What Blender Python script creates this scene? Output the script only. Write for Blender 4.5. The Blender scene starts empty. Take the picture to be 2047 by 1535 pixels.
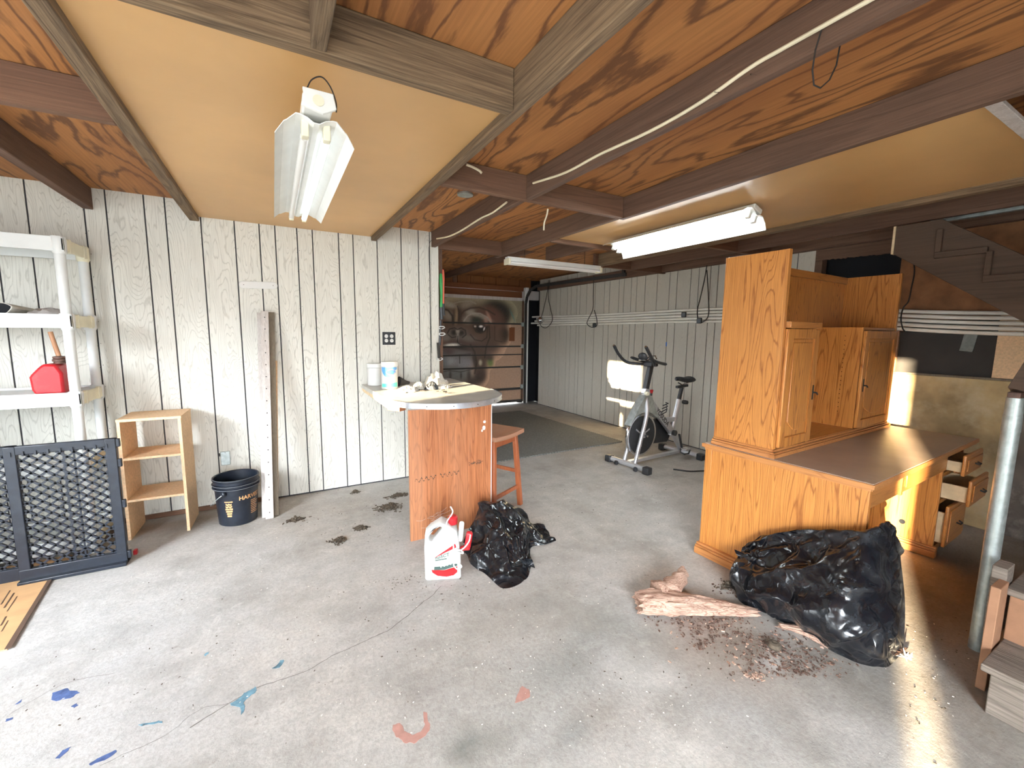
import bpy, math, random
from math import sin, cos, pi, radians, atan2, hypot
from mathutils import Vector, Matrix, noise

# ------------------------------------------------------------------ camera
FPX = 844.14
EYE = 1.46
YAW, PITCH, ROLL = radians(29.3456), radians(6.978), radians(-0.627)
_F = Vector((sin(YAW) * cos(PITCH), cos(YAW) * cos(PITCH), -sin(PITCH)))
_R = Vector((cos(YAW), -sin(YAW), 0.0))
_D = _F.cross(_R)
_R2 = _R * cos(ROLL) + _D * sin(ROLL)
_D2 = -_R * sin(ROLL) + _D * cos(ROLL)
SC = bpy.context.scene
COL = SC.collection
cam_d = bpy.data.cameras.new('camera')
cam_d.sensor_width = 36.0
cam_d.lens = FPX / 2047.0 * 36.0
cam_d.clip_start = 0.02
cam = bpy.data.objects.new('camera', cam_d)
COL.objects.link(cam)
cam.matrix_world = Matrix.Translation((0, 0, EYE)) @ Matrix((_R2, -_D2, -_F)).transposed().to_4x4()
SC.camera = cam


def at(px, py, ax, v):
    """point of the place seen at a photo pixel on the plane (axis ax == v)"""
    d = _R2 * ((px - 1023.5) / FPX) + _D2 * ((py - 767.5) / FPX) + _F
    c = Vector((0, 0, EYE))
    return c + d * ((v - c[ax]) / d[ax])


# ------------------------------------------------------------------ world, sun, exposure
SC.view_settings.view_transform = 'Standard'
SC.view_settings.look = 'None'
SC.view_settings.gamma = 1.0
SC.view_settings.use_curve_mapping = False
SC.view_settings.exposure = 0.0
W = bpy.data.worlds.new('sky')
SC.world = W
W.use_nodes = True
bg = W.node_tree.nodes['Background']
bg.inputs['Color'].default_value = (0.86, 0.93, 1.0, 1)
# directional glow added to the sky to throw soft shadows, dimmer sky elsewhere
_t = W.node_tree
_g = _t.nodes.new('ShaderNodeNewGeometry')
_n = _t.nodes.new('ShaderNodeVectorMath')
_n.operation = 'DOT_PRODUCT'
_n.inputs[1].default_value = Vector((-0.62, -0.72, 0.34)).normalized()
_t.links.new(_t.nodes.new('ShaderNodeTexCoord').outputs['Generated'], _n.inputs[0])


def _wm(op, a, b):
    n = _t.nodes.new('ShaderNodeMath')
    n.operation = op
    for i, v in enumerate((a, b)):
        if isinstance(v, float):
            n.inputs[i].default_value = v
        else:
            _t.links.new(v, n.inputs[i])
    return n.outputs[0]


_glow = _wm('POWER', _wm('MAXIMUM', _n.outputs['Value'], 0.0), 14.0)
_t.links.new(_wm('ADD', _wm('MULTIPLY', _glow, 62.0), 14.0), bg.inputs['Strength'])

SUN_SLOPE, SUN_TAN = 0.40, 0.11
sd = bpy.data.lights.new('sun', 'SUN')
sd.energy = 85.0
sd.angle = radians(0.45)
sd.color = (1.0, 0.80, 0.52)
sun = bpy.data.objects.new('sun', sd)
COL.objects.link(sun)
_sdir = Vector((1.0, SUN_SLOPE, -SUN_TAN * hypot(1, SUN_SLOPE)))
sun.rotation_euler = _sdir.to_track_quat('-Z', 'Y').to_euler()

# ------------------------------------------------------------------ node helpers
def new_mat(name):
    m = bpy.data.materials.new(name)
    m.use_nodes = True
    nt = m.node_tree
    return m, nt, nt.nodes['Principled BSDF']


def nd(nt, kind, props=None, **ins):
    n = nt.nodes.new(kind)
    for k, v in (props or {}).items():
        setattr(n, k, v)
    for k, v in ins.items():
        key = int(k[1:]) if k[0] == '_' else k.replace('_', ' ')
        s = n.inputs[key]
        if hasattr(v, 'is_linked') or isinstance(v, bpy.types.NodeSocket):
            nt.links.new(v, s)
        else:
            s.default_value = v
    return n


def mth(nt, op, a, b=0.0, clamp=False):
    n = nd(nt, 'ShaderNodeMath', {'operation': op, 'use_clamp': clamp}, _0=a, _1=b)
    return n.outputs[0]


def ramp(nt, fac, stops, interp='LINEAR'):
    n = nt.nodes.new('ShaderNodeValToRGB')
    n.color_ramp.interpolation = interp
    e = n.color_ramp.elements
    while len(e) < len(stops):
        e.new(0.5)
    for i, (p, c) in enumerate(stops):
        e[i].position = p
        e[i].color = c if len(c) == 4 else (*c, 1)
    nt.links.new(fac, n.inputs[0])
    return n.outputs[0]


def mix(nt, fac, a, b, blend='MIX'):
    n = nt.nodes.new('ShaderNodeMix')
    n.data_type = 'RGBA'
    n.blend_type = blend
    for s, v in ((n.inputs[0], fac), (n.inputs[6], a), (n.inputs[7], b)):
        if isinstance(v, bpy.types.NodeSocket):
            nt.links.new(v, s)
        else:
            s.default_value = v if isinstance(v, (int, float)) else (*v, 1) if len(v) == 3 else v
    return n.outputs[2]


def coords(nt, scale=(1, 1, 1), rnd=True):
    tc = nt.nodes.new('ShaderNodeTexCoord')
    v = tc.outputs['Object']
    if rnd:
        oi = nt.nodes.new('ShaderNodeObjectInfo')
        off = nd(nt, 'ShaderNodeVectorMath', {'operation': 'SCALE'}, _0=(13.0, 7.0, 11.0))
        nt.links.new(oi.outputs['Random'], off.inputs['Scale'])
        ad = nd(nt, 'ShaderNodeVectorMath', {'operation': 'ADD'}, _0=v, _1=off.outputs[0])
        v = ad.outputs[0]
    mp = nd(nt, 'ShaderNodeMapping', None, Vector=v, Scale=scale)
    return mp.outputs[0]


def noise_n(nt, vec, scale, detail=3.0, rough=0.55, dist=0.0):
    return nd(nt, 'ShaderNodeTexNoise', None, Vector=vec, Scale=scale, Detail=detail, Roughness=rough, Distortion=dist).outputs[0]


def bump(nt, bs, h, strength, dist=0.01):
    b = nd(nt, 'ShaderNodeBump', None, Height=h, Strength=strength, Distance=dist)
    nt.links.new(b.outputs[0], bs.inputs['Normal'])


def plain(name, col, rough=0.5, metal=0.0, var=0.12, vscale=6.0, bmp=0.0, bscale=60.0, emit=None, dirt=None, coat=0.0):
    m, nt, bs = new_mat(name)
    v = coords(nt)
    f = noise_n(nt, v, vscale, 4.0)
    lo = tuple(c * (1 - var) for c in col)
    hi = tuple(min(1, c * (1 + var)) for c in col)
    c = ramp(nt, f, [(0.3, lo), (0.7, hi)])
    if dirt:
        d = ramp(nt, noise_n(nt, v, vscale * 0.6, 6.0, 0.7), [(0.5, (0, 0, 0)), (0.72, (1, 1, 1))])
        c = mix(nt, mth(nt, 'MULTIPLY', d, dirt[1]), c, dirt[0])
    nt.links.new(c, bs.inputs['Base Color'])
    bs.inputs['Roughness'].default_value = rough
    bs.inputs['Metallic'].default_value = metal
    bs.inputs['Coat Weight'].default_value = coat
    if bmp:
        bump(nt, bs, noise_n(nt, v, bscale, 4.0), bmp)
    if emit:
        bs.inputs['Emission Color'].default_value = (*emit[0], 1)
        bs.inputs['Emission Strength'].default_value = emit[1]
    return m


def wood(name, light, dark, axis=2, s=1.0, rings=7.0, line=0.45, streak=0.5, rough=0.6, bmp=0.15,
         sharp=(0.0, 0.22), along=0.14, blotch=None, coat=0.0, basefreq=2.2):
    """contour-line grain: rings of a stretched noise field"""
    m, nt, bs = new_mat(name)
    sc = [s, s, s]
    sc[axis] = s * along
    v = coords(nt, tuple(sc))
    f = noise_n(nt, v, basefreq, 2.0, 0.45, 0.35)
    jit = noise_n(nt, v, basefreq * 14.0, 3.0, 0.6)
    f = mth(nt, 'ADD', f, mth(nt, 'MULTIPLY', mth(nt, 'SUBTRACT', jit, 0.5), 0.55 / rings))
    r = mth(nt, 'PINGPONG', mth(nt, 'MULTIPLY', f, rings), 0.5)
    r = mth(nt, 'MULTIPLY', r, 2.0)
    lm = ramp(nt, r, [(sharp[0], (1, 1, 1)), (sharp[1], (0, 0, 0))])
    sc2 = [s * 1.0, s * 1.0, s * 1.0]
    sc2[axis] = s * 0.022
    v2 = coords(nt, tuple(sc2))
    st = noise_n(nt, v2, 55.0, 4.0, 0.65)
    base = mix(nt, mth(nt, 'MULTIPLY', ramp(nt, st, [(0.35, (0, 0, 0)), (0.7, (1, 1, 1))]), streak), light, dark)
    c = mix(nt, mth(nt, 'MULTIPLY', lm, line), base, dark)
    if blotch:
        bl = ramp(nt, noise_n(nt, coords(nt, tuple(x * 0.8 for x in sc)), 1.7, 5.0, 0.65), [(0.45, (0, 0, 0)), (0.7, (1, 1, 1))])
        c = mix(nt, mth(nt, 'MULTIPLY', bl, blotch[1]), c, blotch[0])
    nt.links.new(c, bs.inputs['Base Color'])
    bs.inputs['Roughness'].default_value = rough
    bs.inputs['Coat Weight'].default_value = coat
    bs.inputs['Coat Roughness'].default_value = 0.25
    bump(nt, bs, mth(nt, 'ADD', mth(nt, 'MULTIPLY', lm, -0.5), st), bmp, 0.004)
    return m


M = {}
M['ply'] = wood('ceiling_plywood', (0.46, 0.20, 0.062), (0.115, 0.045, 0.018), 1, 1.5, 11.0, 0.85, 0.35, 0.7, 0.1, (0.10, 0.42), 0.17, ((0.22, 0.075, 0.026), 0.6))
M['joist_y'] = wood('weathered_joist', (0.26, 0.175, 0.10), (0.06, 0.037, 0.02), 1, 3.0, 12.0, 0.55, 0.85, 0.85, 0.6, (0.0, 0.35), 0.06, ((0.10, 0.065, 0.036), 0.75))
M['joist_x'] = wood('weathered_joist_cross', (0.26, 0.175, 0.10), (0.06, 0.037, 0.02), 0, 3.0, 12.0, 0.55, 0.85, 0.85, 0.6, (0.0, 0.35), 0.06, ((0.10, 0.065, 0.036), 0.75))
M['dark_y'] = wood('dark_joist', (0.16, 0.09, 0.058), (0.07, 0.038, 0.024), 1, 2.5, 8.0, 0.5, 0.6, 0.85, 0.4, (0.0, 0.4), 0.06, ((0.09, 0.045, 0.03), 0.6))
M['dark_x'] = wood('dark_joist_cross', (0.19, 0.10, 0.06), (0.08, 0.042, 0.026), 0, 2.5, 8.0, 0.5, 0.6, 0.85, 0.4, (0.0, 0.4), 0.06, ((0.09, 0.045, 0.03), 0.6))
M['tan'] = plain('tan_hardboard', (0.60, 0.36, 0.15), 0.38, 0, 0.10, 1.6, 0.03, 25)
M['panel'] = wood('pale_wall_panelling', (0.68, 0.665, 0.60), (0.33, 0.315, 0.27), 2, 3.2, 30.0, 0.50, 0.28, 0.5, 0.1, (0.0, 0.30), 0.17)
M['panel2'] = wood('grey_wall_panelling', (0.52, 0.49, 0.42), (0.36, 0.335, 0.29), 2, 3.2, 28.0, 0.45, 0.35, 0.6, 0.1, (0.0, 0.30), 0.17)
M['groove'] = plain('panel_groove', (0.03, 0.03, 0.035), 0.8)
M['oak'] = wood('honey_oak', (0.70, 0.30, 0.072), (0.30, 0.085, 0.016), 2, 3.0, 26.0, 0.85, 0.5, 0.36, 0.08, (0.0, 0.30), 0.07, None, 0.3)
M['oak_h'] = wood('honey_oak_rail', (0.60, 0.25, 0.065), (0.30, 0.095, 0.022), 0, 3.0, 9.0, 0.5, 0.45, 0.36, 0.08, (0.0, 0.22), 0.085, None, 0.35)
M['oak_d'] = wood('honey_oak_moulding', (0.62, 0.27, 0.085), (0.32, 0.105, 0.028), 1, 3.0, 9.0, 0.5, 0.45, 0.36, 0.08, (0.0, 0.22), 0.085, None, 0.35)
M['desktop'] = plain('worn_desk_laminate', (0.40, 0.30, 0.225), 0.42, 0, 0.12, 3.0, 0.03, 40, None, ((0.5, 0.42, 0.34), 0.5))
M['red_panel'] = wood('reddish_wood_panel', (0.50, 0.185, 0.07), (0.19, 0.055, 0.02), 2, 2.8, 20.0, 0.55, 0.8, 0.5, 0.1, (0.0, 0.3), 0.1, ((0.62, 0.34, 0.2), 0.35), 0.15)
M['stool'] = wood('red_brown_stool_wood', (0.42, 0.125, 0.045), (0.22, 0.05, 0.02), 2, 4.0, 5.0, 0.35, 0.4, 0.38, 0.05, (0.0, 0.3), 0.1, None, 0.2)
M['stool_top'] = wood('worn_stool_seat_wood', (0.42, 0.235, 0.15), (0.28, 0.09, 0.045), 0, 4.0, 5.0, 0.3, 0.5, 0.4, 0.05, (0.0, 0.3), 0.1, ((0.45, 0.16, 0.07), 0.7))
M['chip'] = plain('particle_board', (0.76, 0.52, 0.31), 0.7, 0, 0.14, 70, 0.1, 120)
M['weathered'] = wood('grey_weathered_board', (0.62, 0.58, 0.55), (0.36, 0.32, 0.29), 2, 3.0, 7.0, 0.35, 0.6, 0.85, 0.3, (0.0, 0.4), 0.05, ((0.33, 0.28, 0.24), 0.45))
M['weathered_dark'] = wood('dark_weathered_board', (0.20, 0.165, 0.12), (0.11, 0.085, 0.06), 2, 3.0, 7.0, 0.35, 0.6, 0.85, 0.3, (0.0, 0.4), 0.05)
M['step'] = wood('grey_step_wood', (0.27, 0.225, 0.185), (0.085, 0.065, 0.05), 1, 3.5, 7.0, 0.55, 0.7, 0.85, 0.6, (0.0, 0.35), 0.06)
M['stringer'] = wood('brown_stair_board', (0.095, 0.06, 0.042), (0.042, 0.026, 0.017), 1, 2.4, 6.0, 0.3, 0.5, 0.85, 0.3, (0.0, 0.3), 0.1, ((0.14, 0.085, 0.055), 0.5))
M['orange_board'] = plain('orange_brown_board', (0.33, 0.17, 0.095), 0.75, 0, 0.15, 12, 0.1)
M['osb'] = plain('brown_sheathing', (0.24, 0.105, 0.045), 0.85, 0, 0.35, 7, 0.2, 30)
M['header'] = wood('brown_header_board', (0.20, 0.07, 0.024), (0.13, 0.045, 0.016), 0, 2.5, 6.0, 0.4, 0.5, 0.75, 0.2, (0.0, 0.3), 0.08)
M['header_v'] = wood('brown_wall_board', (0.22, 0.085, 0.024), (0.11, 0.04, 0.013), 2, 1.5, 5.0, 0.4, 0.4, 0.75, 0.15, (0.0, 0.3), 0.15)
M['black'] = plain('black_plastic', (0.022, 0.024, 0.028), 0.42, 0, 0.3, 20)
M['gate'] = plain('black_gate_plastic', (0.009, 0.013, 0.022), 0.38, 0, 0.3, 20, 0, 60, None, ((0.06, 0.065, 0.07), 0.2))
M['rubber'] = plain('black_rubber', (0.02, 0.02, 0.02), 0.7, 0, 0.3, 30)
M['void'] = plain('dark_board', (0.006, 0.007, 0.010), 0.95)  # near-black paint standing in for unlit openings, gaps and holes
M['charcoal'] = plain('charcoal_board', (0.035, 0.032, 0.030), 0.8, 0, 0.2, 5, 0.1)
M['tape'] = plain('grey_duct_tape', (0.16, 0.18, 0.17), 0.45, 0.2, 0.25, 30, 0.2)
M['white_pl'] = plain('white_resin', (0.70, 0.72, 0.71), 0.42, 0, 0.04, 10)
M['cream_pl'] = plain('yellowed_resin', (0.80, 0.76, 0.58), 0.45, 0, 0.08, 8)
M['white_metal'] = plain('white_enamel', (0.83, 0.84, 0.80), 0.35, 0, 0.04, 10)
M['galv'] = plain('galvanised_steel', (0.45, 0.50, 0.49), 0.45, 0.7, 0.22, 25, 0.1, 90)
M['silver'] = plain('silver_paint', (0.58, 0.59, 0.62), 0.32, 0.6, 0.06, 15)
M['chrome'] = plain('chrome', (0.75, 0.75, 0.78), 0.15, 1.0, 0.05, 15)
M['alu'] = plain('aluminium_edging', (0.62, 0.65, 0.70), 0.38, 0.75, 0.12, 30, 0.05)
M['counter'] = plain('grey_laminate', (0.52, 0.51, 0.47), 0.35, 0, 0.12, 5, 0.02, 40, None, ((0.36, 0.34, 0.31), 0.35))
M['cream_wood'] = plain('pale_edge_wood', (0.72, 0.55, 0.33), 0.55, 0, 0.15, 15)
M['concrete_w'] = plain('yellowed_concrete', (0.44, 0.33, 0.17), 0.85, 0, 0.45, 3.0, 0.3, 25, None, ((0.62, 0.55, 0.38), 0.7))
M['concrete_g'] = plain('grey_peeling_concrete', (0.16, 0.135, 0.115), 0.85, 0, 0.3, 4, 0.3, 25, None, ((0.50, 0.47, 0.42), 0.8))
M['pvc'] = plain('white_pvc', (0.80, 0.77, 0.70), 0.4, 0, 0.08, 3, 0, 60, None, ((0.45, 0.41, 0.34), 0.25))
M['cable'] = plain('cream_cable', (0.74, 0.66, 0.47), 0.55)
M['rope'] = plain('dark_rope', (0.03, 0.025, 0.022), 0.9)
M['red'] = plain('red_plastic', (0.48, 0.012, 0.02), 0.35, 0, 0.12, 12, 0, 60, None, ((0.45, 0.10, 0.09), 0.35))
M['red_flat'] = plain('label_red', (0.46, 0.008, 0.012), 0.4)
M['tan_pl'] = plain('tan_spout_plastic', (0.40, 0.20, 0.10), 0.5)
M['brown_pl'] = plain('dirty_brown_cap', (0.10, 0.05, 0.035), 0.6, 0, 0.4, 40)
M['green'] = plain('green_cord', (0.03, 0.30, 0.07), 0.45)
M['orange'] = plain('orange_red_cord', (0.80, 0.16, 0.09), 0.45)
M['blue'] = plain('blue_tape', (0.03, 0.16, 0.60), 0.6)
M['label_base'] = plain('pale_label_ground', (0.50, 0.54, 0.46), 0.5)
M['lblue'] = plain('label_blue', (0.10, 0.33, 0.72), 0.4)
M['lgreen'] = plain('label_turquoise', (0.12, 0.72, 0.55), 0.4)
M['llime'] = plain('label_pale_green', (0.55, 0.66, 0.42), 0.5)
M['ldark'] = plain('label_dark_green', (0.05, 0.09, 0.08), 0.5)
M['paper'] = plain('white_label_paper', (0.66, 0.66, 0.64), 0.5, 0, 0.02)
M['ochre'] = plain('orange_print', (0.62, 0.33, 0.14), 0.6, 0, 0.3, 60)
M['bark'] = wood('bark_stripped_log', (0.64, 0.45, 0.34), (0.20, 0.08, 0.05), 0, 7.0, 16.0, 0.85, 1.0, 0.9, 0.8, (0.0, 0.3), 0.10, ((0.74, 0.58, 0.47), 0.4))
M['chips'] = plain('bark_chips', (0.115, 0.065, 0.047), 0.9, 0, 0.6, 40)
M['dirt'] = plain('dry_dirt', (0.085, 0.065, 0.045), 0.95, 0, 0.5, 60)
M['pale_bits'] = plain('pale_crumbs', (0.75, 0.70, 0.62), 0.9, 0, 0.2, 40)
M['glove'] = plain('white_work_fabric', (0.58, 0.56, 0.50), 0.85, 0, 0.12, 20, 0.2)
M['grey_cloth'] = plain('grey_cloth', (0.42, 0.40, 0.38), 0.9, 0, 0.2, 20, 0.2)
M['mat'] = plain('grey_rubber_mat', (0.13, 0.133, 0.125), 0.75, 0, 0.35, 60, 0.5, 90, None, ((0.30, 0.29, 0.27), 0.45))
M['cardboard'] = plain('cardboard', (0.55, 0.33, 0.16), 0.8, 0, 0.1, 8)
M['ink'] = plain('dark_ink', (0.10, 0.06, 0.04), 0.8)
M['tube_off'] = plain('unlit_tube', (0.86, 0.86, 0.84), 0.25, 0, 0.02)
M['tube_on'] = plain('lit_tube', (0.9, 0.95, 1.0), 0.3, 0, 0.0, 6, 0, 60, ((0.86, 0.96, 1.0), 70.0))
M['paint_blue'] = plain('blue_paint_mark', (0.06, 0.10, 0.24), 0.8, 0, 0.5, 30)
M['paint_teal'] = plain('teal_paint_mark', (0.13, 0.25, 0.32), 0.8, 0, 0.5, 30)
M['paint_red'] = plain('red_paint_mark', (0.43, 0.23, 0.19), 0.8, 0, 0.15, 30)
M['crack'] = plain('crack_dirt', (0.16, 0.145, 0.13), 0.95)
M['exterior'] = plain('pale_exterior_wall', (0.6, 0.6, 0.58), 0.9)
M['ground'] = plain('outdoor_ground', (0.40, 0.38, 0.34), 0.9, 0, 0.2, 1.5)
M['pinkish'] = plain('peach_door_paint', (0.52, 0.33, 0.22), 0.7, 0, 0.08, 5)

# black bag film
m, nt, bs = new_mat('black_bag_film')
v = coords(nt, (1, 1, 1), True)
wv = nd(nt, 'ShaderNodeVectorMath', {'operation': 'ADD'}, _0=v, _1=nd(nt, 'ShaderNodeVectorMath', {'operation': 'SCALE'}, _0=nd(nt, 'ShaderNodeTexNoise', None, Vector=v, Scale=6.0, Detail=2.0).outputs[1]).outputs[0]).outputs[0]
for l_ in nt.nodes:
    if l_.type == 'VECT_MATH' and l_.operation == 'SCALE' and l_.inputs[0].is_linked and l_.inputs[0].links[0].from_node.type == 'TEX_NOISE':
        l_.inputs['Scale'].default_value = 0.25
h1 = mth(nt, 'ABSOLUTE', mth(nt, 'SUBTRACT', noise_n(nt, wv, 7.0, 1.0, 0.4), 0.5))
h2 = mth(nt, 'ABSOLUTE', mth(nt, 'SUBTRACT', noise_n(nt, wv, 17.0, 1.0, 0.4), 0.5))
h = mth(nt, 'ADD', mth(nt, 'MULTIPLY', h1, -2.0), mth(nt, 'MULTIPLY', h2, -0.25))
c = ramp(nt, noise_n(nt, v, 9.0, 6.0, 0.75), [(0.48, (0.006, 0.007, 0.010)), (0.85, (0.05, 0.055, 0.06))])
nt.links.new(c, bs.inputs['Base Color'])
nt.links.new(ramp(nt, noise_n(nt, v, 5.0, 4.0), [(0.4, (0.13, 0.13, 0.13)), (0.7, (0.30, 0.30, 0.30))]), bs.inputs['Roughness'])
bs.inputs['Specular IOR Level'].default_value = 0.6
bump(nt, bs, h, 0.55, 0.03)
M['bag'] = m

# concrete floor: stains and painted shade kept in a colour attribute, grain in noise
m, nt, bs = new_mat('worn_concrete_floor')
v = coords(nt, (1, 1, 1), False)
n1 = noise_n(nt, v, 0.9, 5.0, 0.6)
n2 = noise_n(nt, v, 7.0, 7.0, 0.7)
n3 = noise_n(nt, v, 60.0, 6.0, 0.75)
n4 = noise_n(nt, v, 25.0, 5.0, 0.8)
c = ramp(nt, n1, [(0.32, (0.43, 0.425, 0.41)), (0.68, (0.54, 0.505, 0.455))])
vs_ = nd(nt, 'ShaderNodeMapping', None, Vector=v, Rotation=(0, 0, 0.5), Scale=(1, 5, 1)).outputs[0]
c = mix(nt, ramp(nt, noise_n(nt, vs_, 4.5, 6.0, 0.75), [(0.52, (0, 0, 0)), (0.72, (0.55, 0.55, 0.55))]), c, (0.30, 0.29, 0.275))
c = mix(nt, ramp(nt, noise_n(nt, vs_, 9.0, 6.0, 0.75), [(0.56, (0, 0, 0)), (0.70, (0.55, 0.55, 0.55))]), c, (0.66, 0.65, 0.63))
c = mix(nt, ramp(nt, n2, [(0.38, (0.0, 0.0, 0.0)), (0.66, (0.6, 0.6, 0.6))]), c, (0.37, 0.355, 0.335))
c = mix(nt, ramp(nt, n3, [(0.36, (0.75, 0.75, 0.75)), (0.56, (0, 0, 0))]), c, (0.33, 0.31, 0.285))
c = mix(nt, ramp(nt, n4, [(0.66, (0, 0, 0)), (0.74, (0.7, 0.7, 0.7))]), c, (0.75, 0.73, 0.70))
c = mix(nt, ramp(nt, noise_n(nt, v, 18.0, 4.0, 0.6), [(0.64, (0, 0, 0)), (0.72, (0.6, 0.6, 0.6))]), c, (0.24, 0.21, 0.18))
c = mix(nt, ramp(nt, noise_n(nt, v, 2.6, 8.0, 0.72), [(0.46, (0, 0, 0)), (0.68, (0.8, 0.8, 0.8))]), c, (0.27, 0.255, 0.23))
c = mix(nt, ramp(nt, noise_n(nt, v, 4.0, 9.0, 0.8, 1.0), [(0.56, (0, 0, 0)), (0.72, (0.5, 0.5, 0.5))]), c, (0.68, 0.66, 0.62))
at_n = nd(nt, 'ShaderNodeAttribute', {'attribute_name': 'Stain'})
c = mix(nt, 1.0, c, at_n.outputs[0], 'MULTIPLY')
nt.links.new(c, bs.inputs['Base Color'])
bs.inputs['Roughness'].default_value = 0.72
bump(nt, bs, mth(nt, 'ADD', n3, mth(nt, 'MULTIPLY', n2, 2.0)), 0.35, 0.006)
M['floor'] = m

m, nt, bs = new_mat('painted_garage_door')
at_n = nd(nt, 'ShaderNodeAttribute', {'attribute_name': 'Paint'})
g = noise_n(nt, coords(nt, (1, 1, 1), False), 30.0, 5.0, 0.7)
nt.links.new(mix(nt, ramp(nt, g, [(0.3, (0.3, 0.3, 0.3)), (0.6, (0, 0, 0))]), at_n.outputs[0], (0.12, 0.09, 0.07)), bs.inputs['Base Color'])
bs.inputs['Roughness'].default_value = 0.65
M['mural'] = m


# ------------------------------------------------------------------ mesh builder
def rotm(rx=0, ry=0, rz=0):
    return (Matrix.Rotation(rz, 3, 'Z') @ Matrix.Rotation(ry, 3, 'Y') @ Matrix.Rotation(rx, 3, 'X'))


class MB:
    def __init__(s):
        s.v, s.f, s.mi = [], [], []

    def add(s, vs, fs, mi=0):
        o = len(s.v)
        s.v += [tuple(p) for p in vs]
        s.f += [tuple(i + o for i in f) for f in fs]
        s.mi += [mi] * len(fs)
        return s

    def box(s, x0, x1, y0, y1, z0, z1, mi=0, R=None, piv=None):
        vs = [Vector((x, y, z)) for x in (x0, x1) for y in (y0, y1) for z in (z0, z1)]
        if R is not None:
            c = Vector(piv) if piv is not None else Vector(((x0 + x1) / 2, (y0 + y1) / 2, (z0 + z1) / 2))
            vs = [c + R @ (p - c) for p in vs]
        return s.add(vs, [(0, 1, 3, 2), (4, 6, 7, 5), (0, 4, 5, 1), (2, 3, 7, 6), (0, 2, 6, 4), (1, 5, 7, 3)], mi)

    def bar(s, a, b, w, h, mi=0, up=(0, 0, 1), w2=None, h2=None):
        a, b = Vector(a), Vector(b)
        d = (b - a).normalized()
        u = Vector(up)
        x = d.cross(u)
        if x.length < 1e-4:
            x = d.cross(Vector((0, 1, 0)))
        x.normalize()
        y = x.cross(d)
        w2 = w if w2 is None else w2
        h2 = h if h2 is None else h2
        vs = []
        for p, ww, hh in ((a, w, h), (b, w2, h2)):
            for sx, sy in ((-1, -1), (1, -1), (1, 1), (-1, 1)):
                vs.append(p + x * sx * ww / 2 + y * sy * hh / 2)
        return s.add(vs, [(0, 1, 2, 3), (7, 6, 5, 4), (0, 4, 5, 1), (1, 5, 6, 2), (2, 6, 7, 3), (3, 7, 4, 0)], mi)

    def tube(s, pts, r, n=10, mi=0, caps=True, closed=False, rs=None, flat=1.0):
        P = [Vector(p) for p in pts]
        k = len(P)
        rings = []
        prev = None
        for i in range(k):
            a = P[i - 1] if (i > 0 or closed) else P[0]
            b = P[(i + 1) % k] if (i < k - 1 or closed) else P[-1]
            d = (b - a)
            if d.length < 1e-9:
                d = Vector((0, 0, 1))
            d.normalize()
            if prev is None:
                u = Vector((0, 0, 1)) if abs(d.z) < 0.9 else Vector((0, 1, 0))
            else:
                u = prev
            x = (u - d * u.dot(d)).normalized()
            prev = x
            y = d.cross(x)
            rr = rs[i] if rs else r
            rings.append([P[i] + x * rr * cos(2 * pi * j / n) * flat + y * rr * sin(2 * pi * j / n) for j in range(n)])
        vs = [p for R in rings for p in R]
        fs = []
        for i in range(k if closed else k - 1):
            i2 = (i + 1) % k
            for j in range(n):
                fs.append((i * n + j, i * n + (j + 1) % n, i2 * n + (j + 1) % n, i2 * n + j))
        if caps and not closed:
            fs.append(tuple(reversed(range(n))))
            fs.append(tuple((k - 1) * n + j for j in range(n)))
        return s.add(vs, fs, mi)

    def lathe(s, prof, n=32, c=(0, 0, 0), mi=0, R=None, arc=(0, 2 * pi), capb=True, capt=True):
        c = Vector(c)
        full = abs(arc[1] - arc[0] - 2 * pi) < 1e-6
        m = n if full else n + 1
        vs = []
        for (r, z) in prof:
            for j in range(m):
                a = arc[0] + (arc[1] - arc[0]) * j / n
                p = Vector((r * cos(a), r * sin(a), z))
                vs.append(c + (R @ p if R is not None else p))
        fs = []
        for i in range(len(prof) - 1):
            for j in range(n):
                j2 = (j + 1) % m
                fs.append((i * m + j, i * m + j2, (i + 1) * m + j2, (i + 1) * m + j))
        if full and capb and prof[0][0] > 1e-5:
            fs.append(tuple(reversed(range(m))))
        if full and capt and prof[-1][0] > 1e-5:
            fs.append(tuple((len(prof) - 1) * m + j for j in range(m)))
        return s.add(vs, fs, mi)

    def prism(s, poly, a0, a1, axis=2, mi=0):
        """polygon (u,v) extruded along axis"""
        def P(u, v, w):
            return {2: (u, v, w), 1: (u, w, v), 0: (w, u, v)}[axis]
        n = len(poly)
        vs = [P(u, v, a0) for u, v in poly] + [P(u, v, a1) for u, v in poly]
        fs = [tuple(reversed(range(n))), tuple(range(n, 2 * n))] + [(i, (i + 1) % n, n + (i + 1) % n, n + i) for i in range(n)]
        return s.add(vs, fs, mi)

    def grid(s, G, mi=0, closeu=False):
        nu, nv = len(G), len(G[0])
        vs = [p for row in G for p in row]
        fs = []
        for i in range(nu if closeu else nu - 1):
            i2 = (i + 1) % nu
            for j in range(nv - 1):
                fs.append((i * nv + j, i2 * nv + j, i2 * nv + j + 1, i * nv + j + 1))
        return s.add(vs, fs, mi)

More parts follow.
